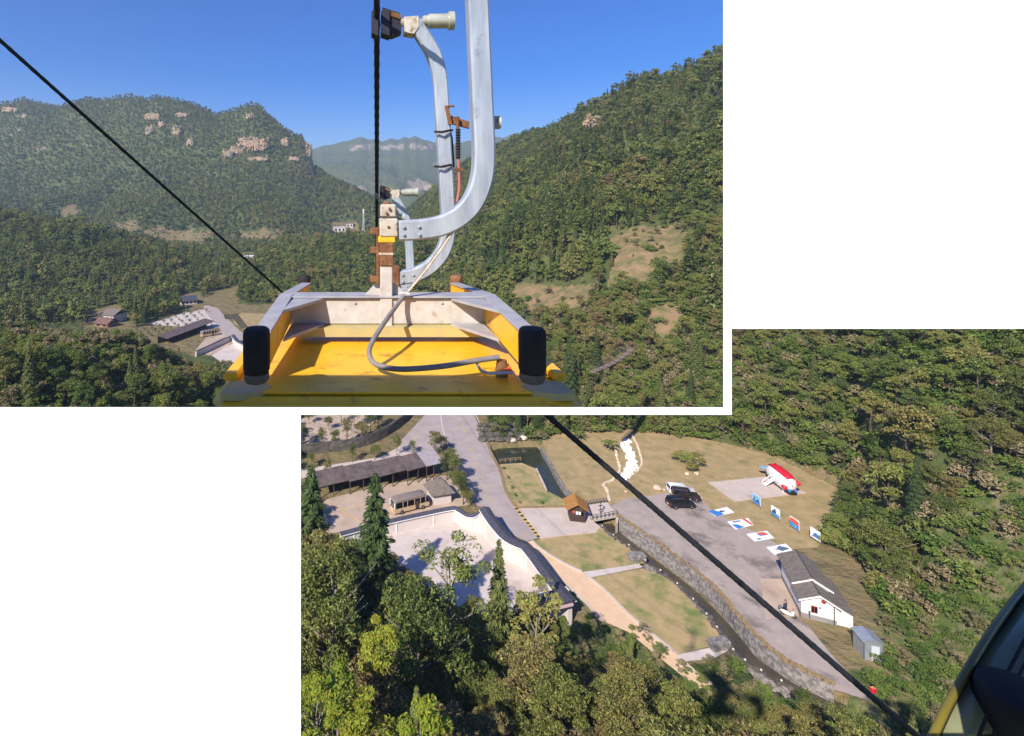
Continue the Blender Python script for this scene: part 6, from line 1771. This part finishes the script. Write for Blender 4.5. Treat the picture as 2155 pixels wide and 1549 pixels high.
# second and third car: hanger, grip and the roof beam they carry
def far_car(label, D, path, w, gx, gy, k, bx, by):
    t = thing('cable_car', label, 'cable car', P(bx, by, D), 0, 'cable cars ahead on the rope')
    hanger(t, D, path, w)
    grip(t, gx, gy, D, k)
    s_ = D / F
    for dx in (0, 22):
        for dy in (-6, 8): bolt(t, P(bx + 18 * k + dx * k, by + dy * k, D - w * s_ * 0.5), 3 * s_ * k)
    c_ = P(bx - 6 * k, by, D)
    MB().box((c_.x, D, c_.z - 0.2), (0.18, 0.2, 0.7), None, 0.01).build('post', m_rust, t)
    MB().box((c_.x, D, c_.z - 0.62), (1.6, 0.16, 0.2), None, 0.01).build('cross_beam', m_beam, t)
    return t
c2 = far_car('second cable car ahead, its curved silver hanger rising behind the first', 6.3,
             [(830, 586), (850, 583), (878, 576), (908, 558), (932, 528), (942, 490), (941, 430), (935, 320), (929, 220), (925, 165), (914, 120), (895, 85), (872, 50)], 29, 797, 45, 1.0, 830, 585)
far_car('third cable car ahead, its small silver grip arm low on the rope', 10.5,
        [(832, 606), (852, 604), (862, 592), (863, 560), (860, 500), (858, 475), (850, 450), (838, 428), (830, 412)], 17, 797, 405, 0.52, 836, 606)
# spring release on the second hanger
s_ = 6.3 / F
MB().extr([P(940, 240, 6.25), P(988, 256, 6.25), P(988, 270, 6.25), P(944, 258, 6.25)], (0, 0.06, 0)).build('release_lever', m_rust, c2)
MB().extr([P(936, 222, 6.2), P(944, 222, 6.2), P(952, 262, 6.2), P(944, 262, 6.2)], (0, 0.05, 0)).build('lever_plate', m_rust, c2)
MB().tube([P(942, 224, 6.2), P(956, 223, 6.2)], 0.014, 8).build('lever_pin', m_rust, c2)
MB().tube([P(963, 246, 6.2), P(963, 272, 6.2)], 0.022, 8).build('spring_rod', m_rust, c2)
pr = []; rd_ = []
for i in range(44):
    pr.append(P(964, 272 + i * 1.45, 6.2)); rd_.append((5.6 if i % 4 < 2 else 3.9) * s_)
MB().tube(pr, rd_, 10).build('spring', m_black, c2)
MB().tube([P(964, 330, 6.2), P(966, 358, 6.2), P(967, 395, 6.2), P(962, 425, 6.2)], 0.018, 8).build('pull_cable', M('red cable sleeve', lin((178, 104, 96)), rough=0.6), c2, True)
MB().extr([P(946, 262, 6.35), P(953, 290, 6.35), P(957, 352, 6.35), P(946, 352, 6.35)], (0, 0.06, 0)).build('bracket_plate', m_darkgrip, c2)
for y_ in (277, 350):
    MB().tube([P(914, y_, 6.19), P(930, y_ + 1, 6.16), P(948, y_ - 3, 6.19), P(952, y_ - 3, 6.3)], 0.014, 8).build('clamp_band', m_black, c2)
MB().box(P(966, 357, 6.2), (0.11, 0.05, 0.03)).build('clamp_ear', m_rust, c2)

# ------------------------------------------------------------------ roof corner of another car at the lower right
m_olive = M('olive yellow trim', lin((128, 114, 42)), lin((104, 92, 30)), 4, 0.3, coat=0.4)
m_panel = M('grey green window panel', lin((128, 130, 98)), lin((100, 104, 78)), 3, 0.2, spec=0.6, c3=lin((170, 168, 150)), s3=3.0, t3=0.62, w3=0.1)
cr = thing('cable_car', 'olive yellow roof corner of a cable car at the lower right', 'cable car', P(2080, 1500, 1.5))
edge_ = [(1950, 1580, 1.45), (1985, 1502, 1.5), (2020, 1438, 1.56), (2062, 1366, 1.64), (2105, 1302, 1.74), (2150, 1243, 1.86), (2200, 1190, 1.98)]
ep = [P(*e) for e in smoothpx(edge_, 5)]
MB().tube(ep, 0.010, 10).build('edge_trim', m_olive, cr, True)
MB().tube([p + Vector((0.03, 0.02, -0.012)) for p in ep], 0.011, 8).build('edge_seal', m_black, cr, True)
vv = []; ff = []
for i, p in enumerate(ep):
    for k in range(5):
        vv.append(p + Vector((0.03 + k * 0.13, 0.02 + 0.01 * k, -0.012 + 0.03 * math.sin(k * 0.7))))
    if i:
        for k in range(4): o_ = (i - 1) * 5 + k; ff.append((o_, o_ + 1, o_ + 6, o_ + 5))
o = MB().add(vv, ff).build('roof_panel', m_panel, cr, True)
o.modifiers.new('thick', 'SOLIDIFY').thickness = 0.02
MB().tube([p + Vector((0.15, 0.01, 0.01)) for p in ep], 0.004, 6).build('panel_seam', m_black, cr)
MB().tube([p + Vector((0.19, 0.01, 0.012)) for p in ep], 0.003, 6).build('panel_seam', m_black, cr)
c_ = P(2150, 1452, 1.5); rb_ = 0.095
MB().lathe([(rb_, c_.z - 0.32), (rb_ * 1.02, c_.z - 0.04), (rb_ * 0.93, c_.z - 0.01), (rb_ * 0.7, c_.z)], (c_.x, c_.y, 0), n=32).build('buffer', m_black, cr, True)

# ------------------------------------------------------------------ haze in the valley air
hm = bpy.data.materials.new('valley haze'); hm.use_nodes = True
hn_ = hm.node_tree.nodes; hn_.clear()
ho = hn_.new('ShaderNodeOutputMaterial'); pv = hn_.new('ShaderNodeVolumePrincipled')
pv.inputs['Color'].default_value = (0.66, 0.81, 1.0, 1); pv.inputs['Density'].default_value = 0.00021; pv.inputs['Anisotropy'].default_value = 0.1
hm.node_tree.links.new(pv.outputs[0], ho.inputs['Volume'])
mb = MB(); mb.box((0, 2200, 300), (6000, 5000, 610.0))
hz = mb.build('haze', hm); hz['kind'] = 'stuff'; hz['label'] = 'pale blue haze filling the valley air'; hz['category'] = 'haze'
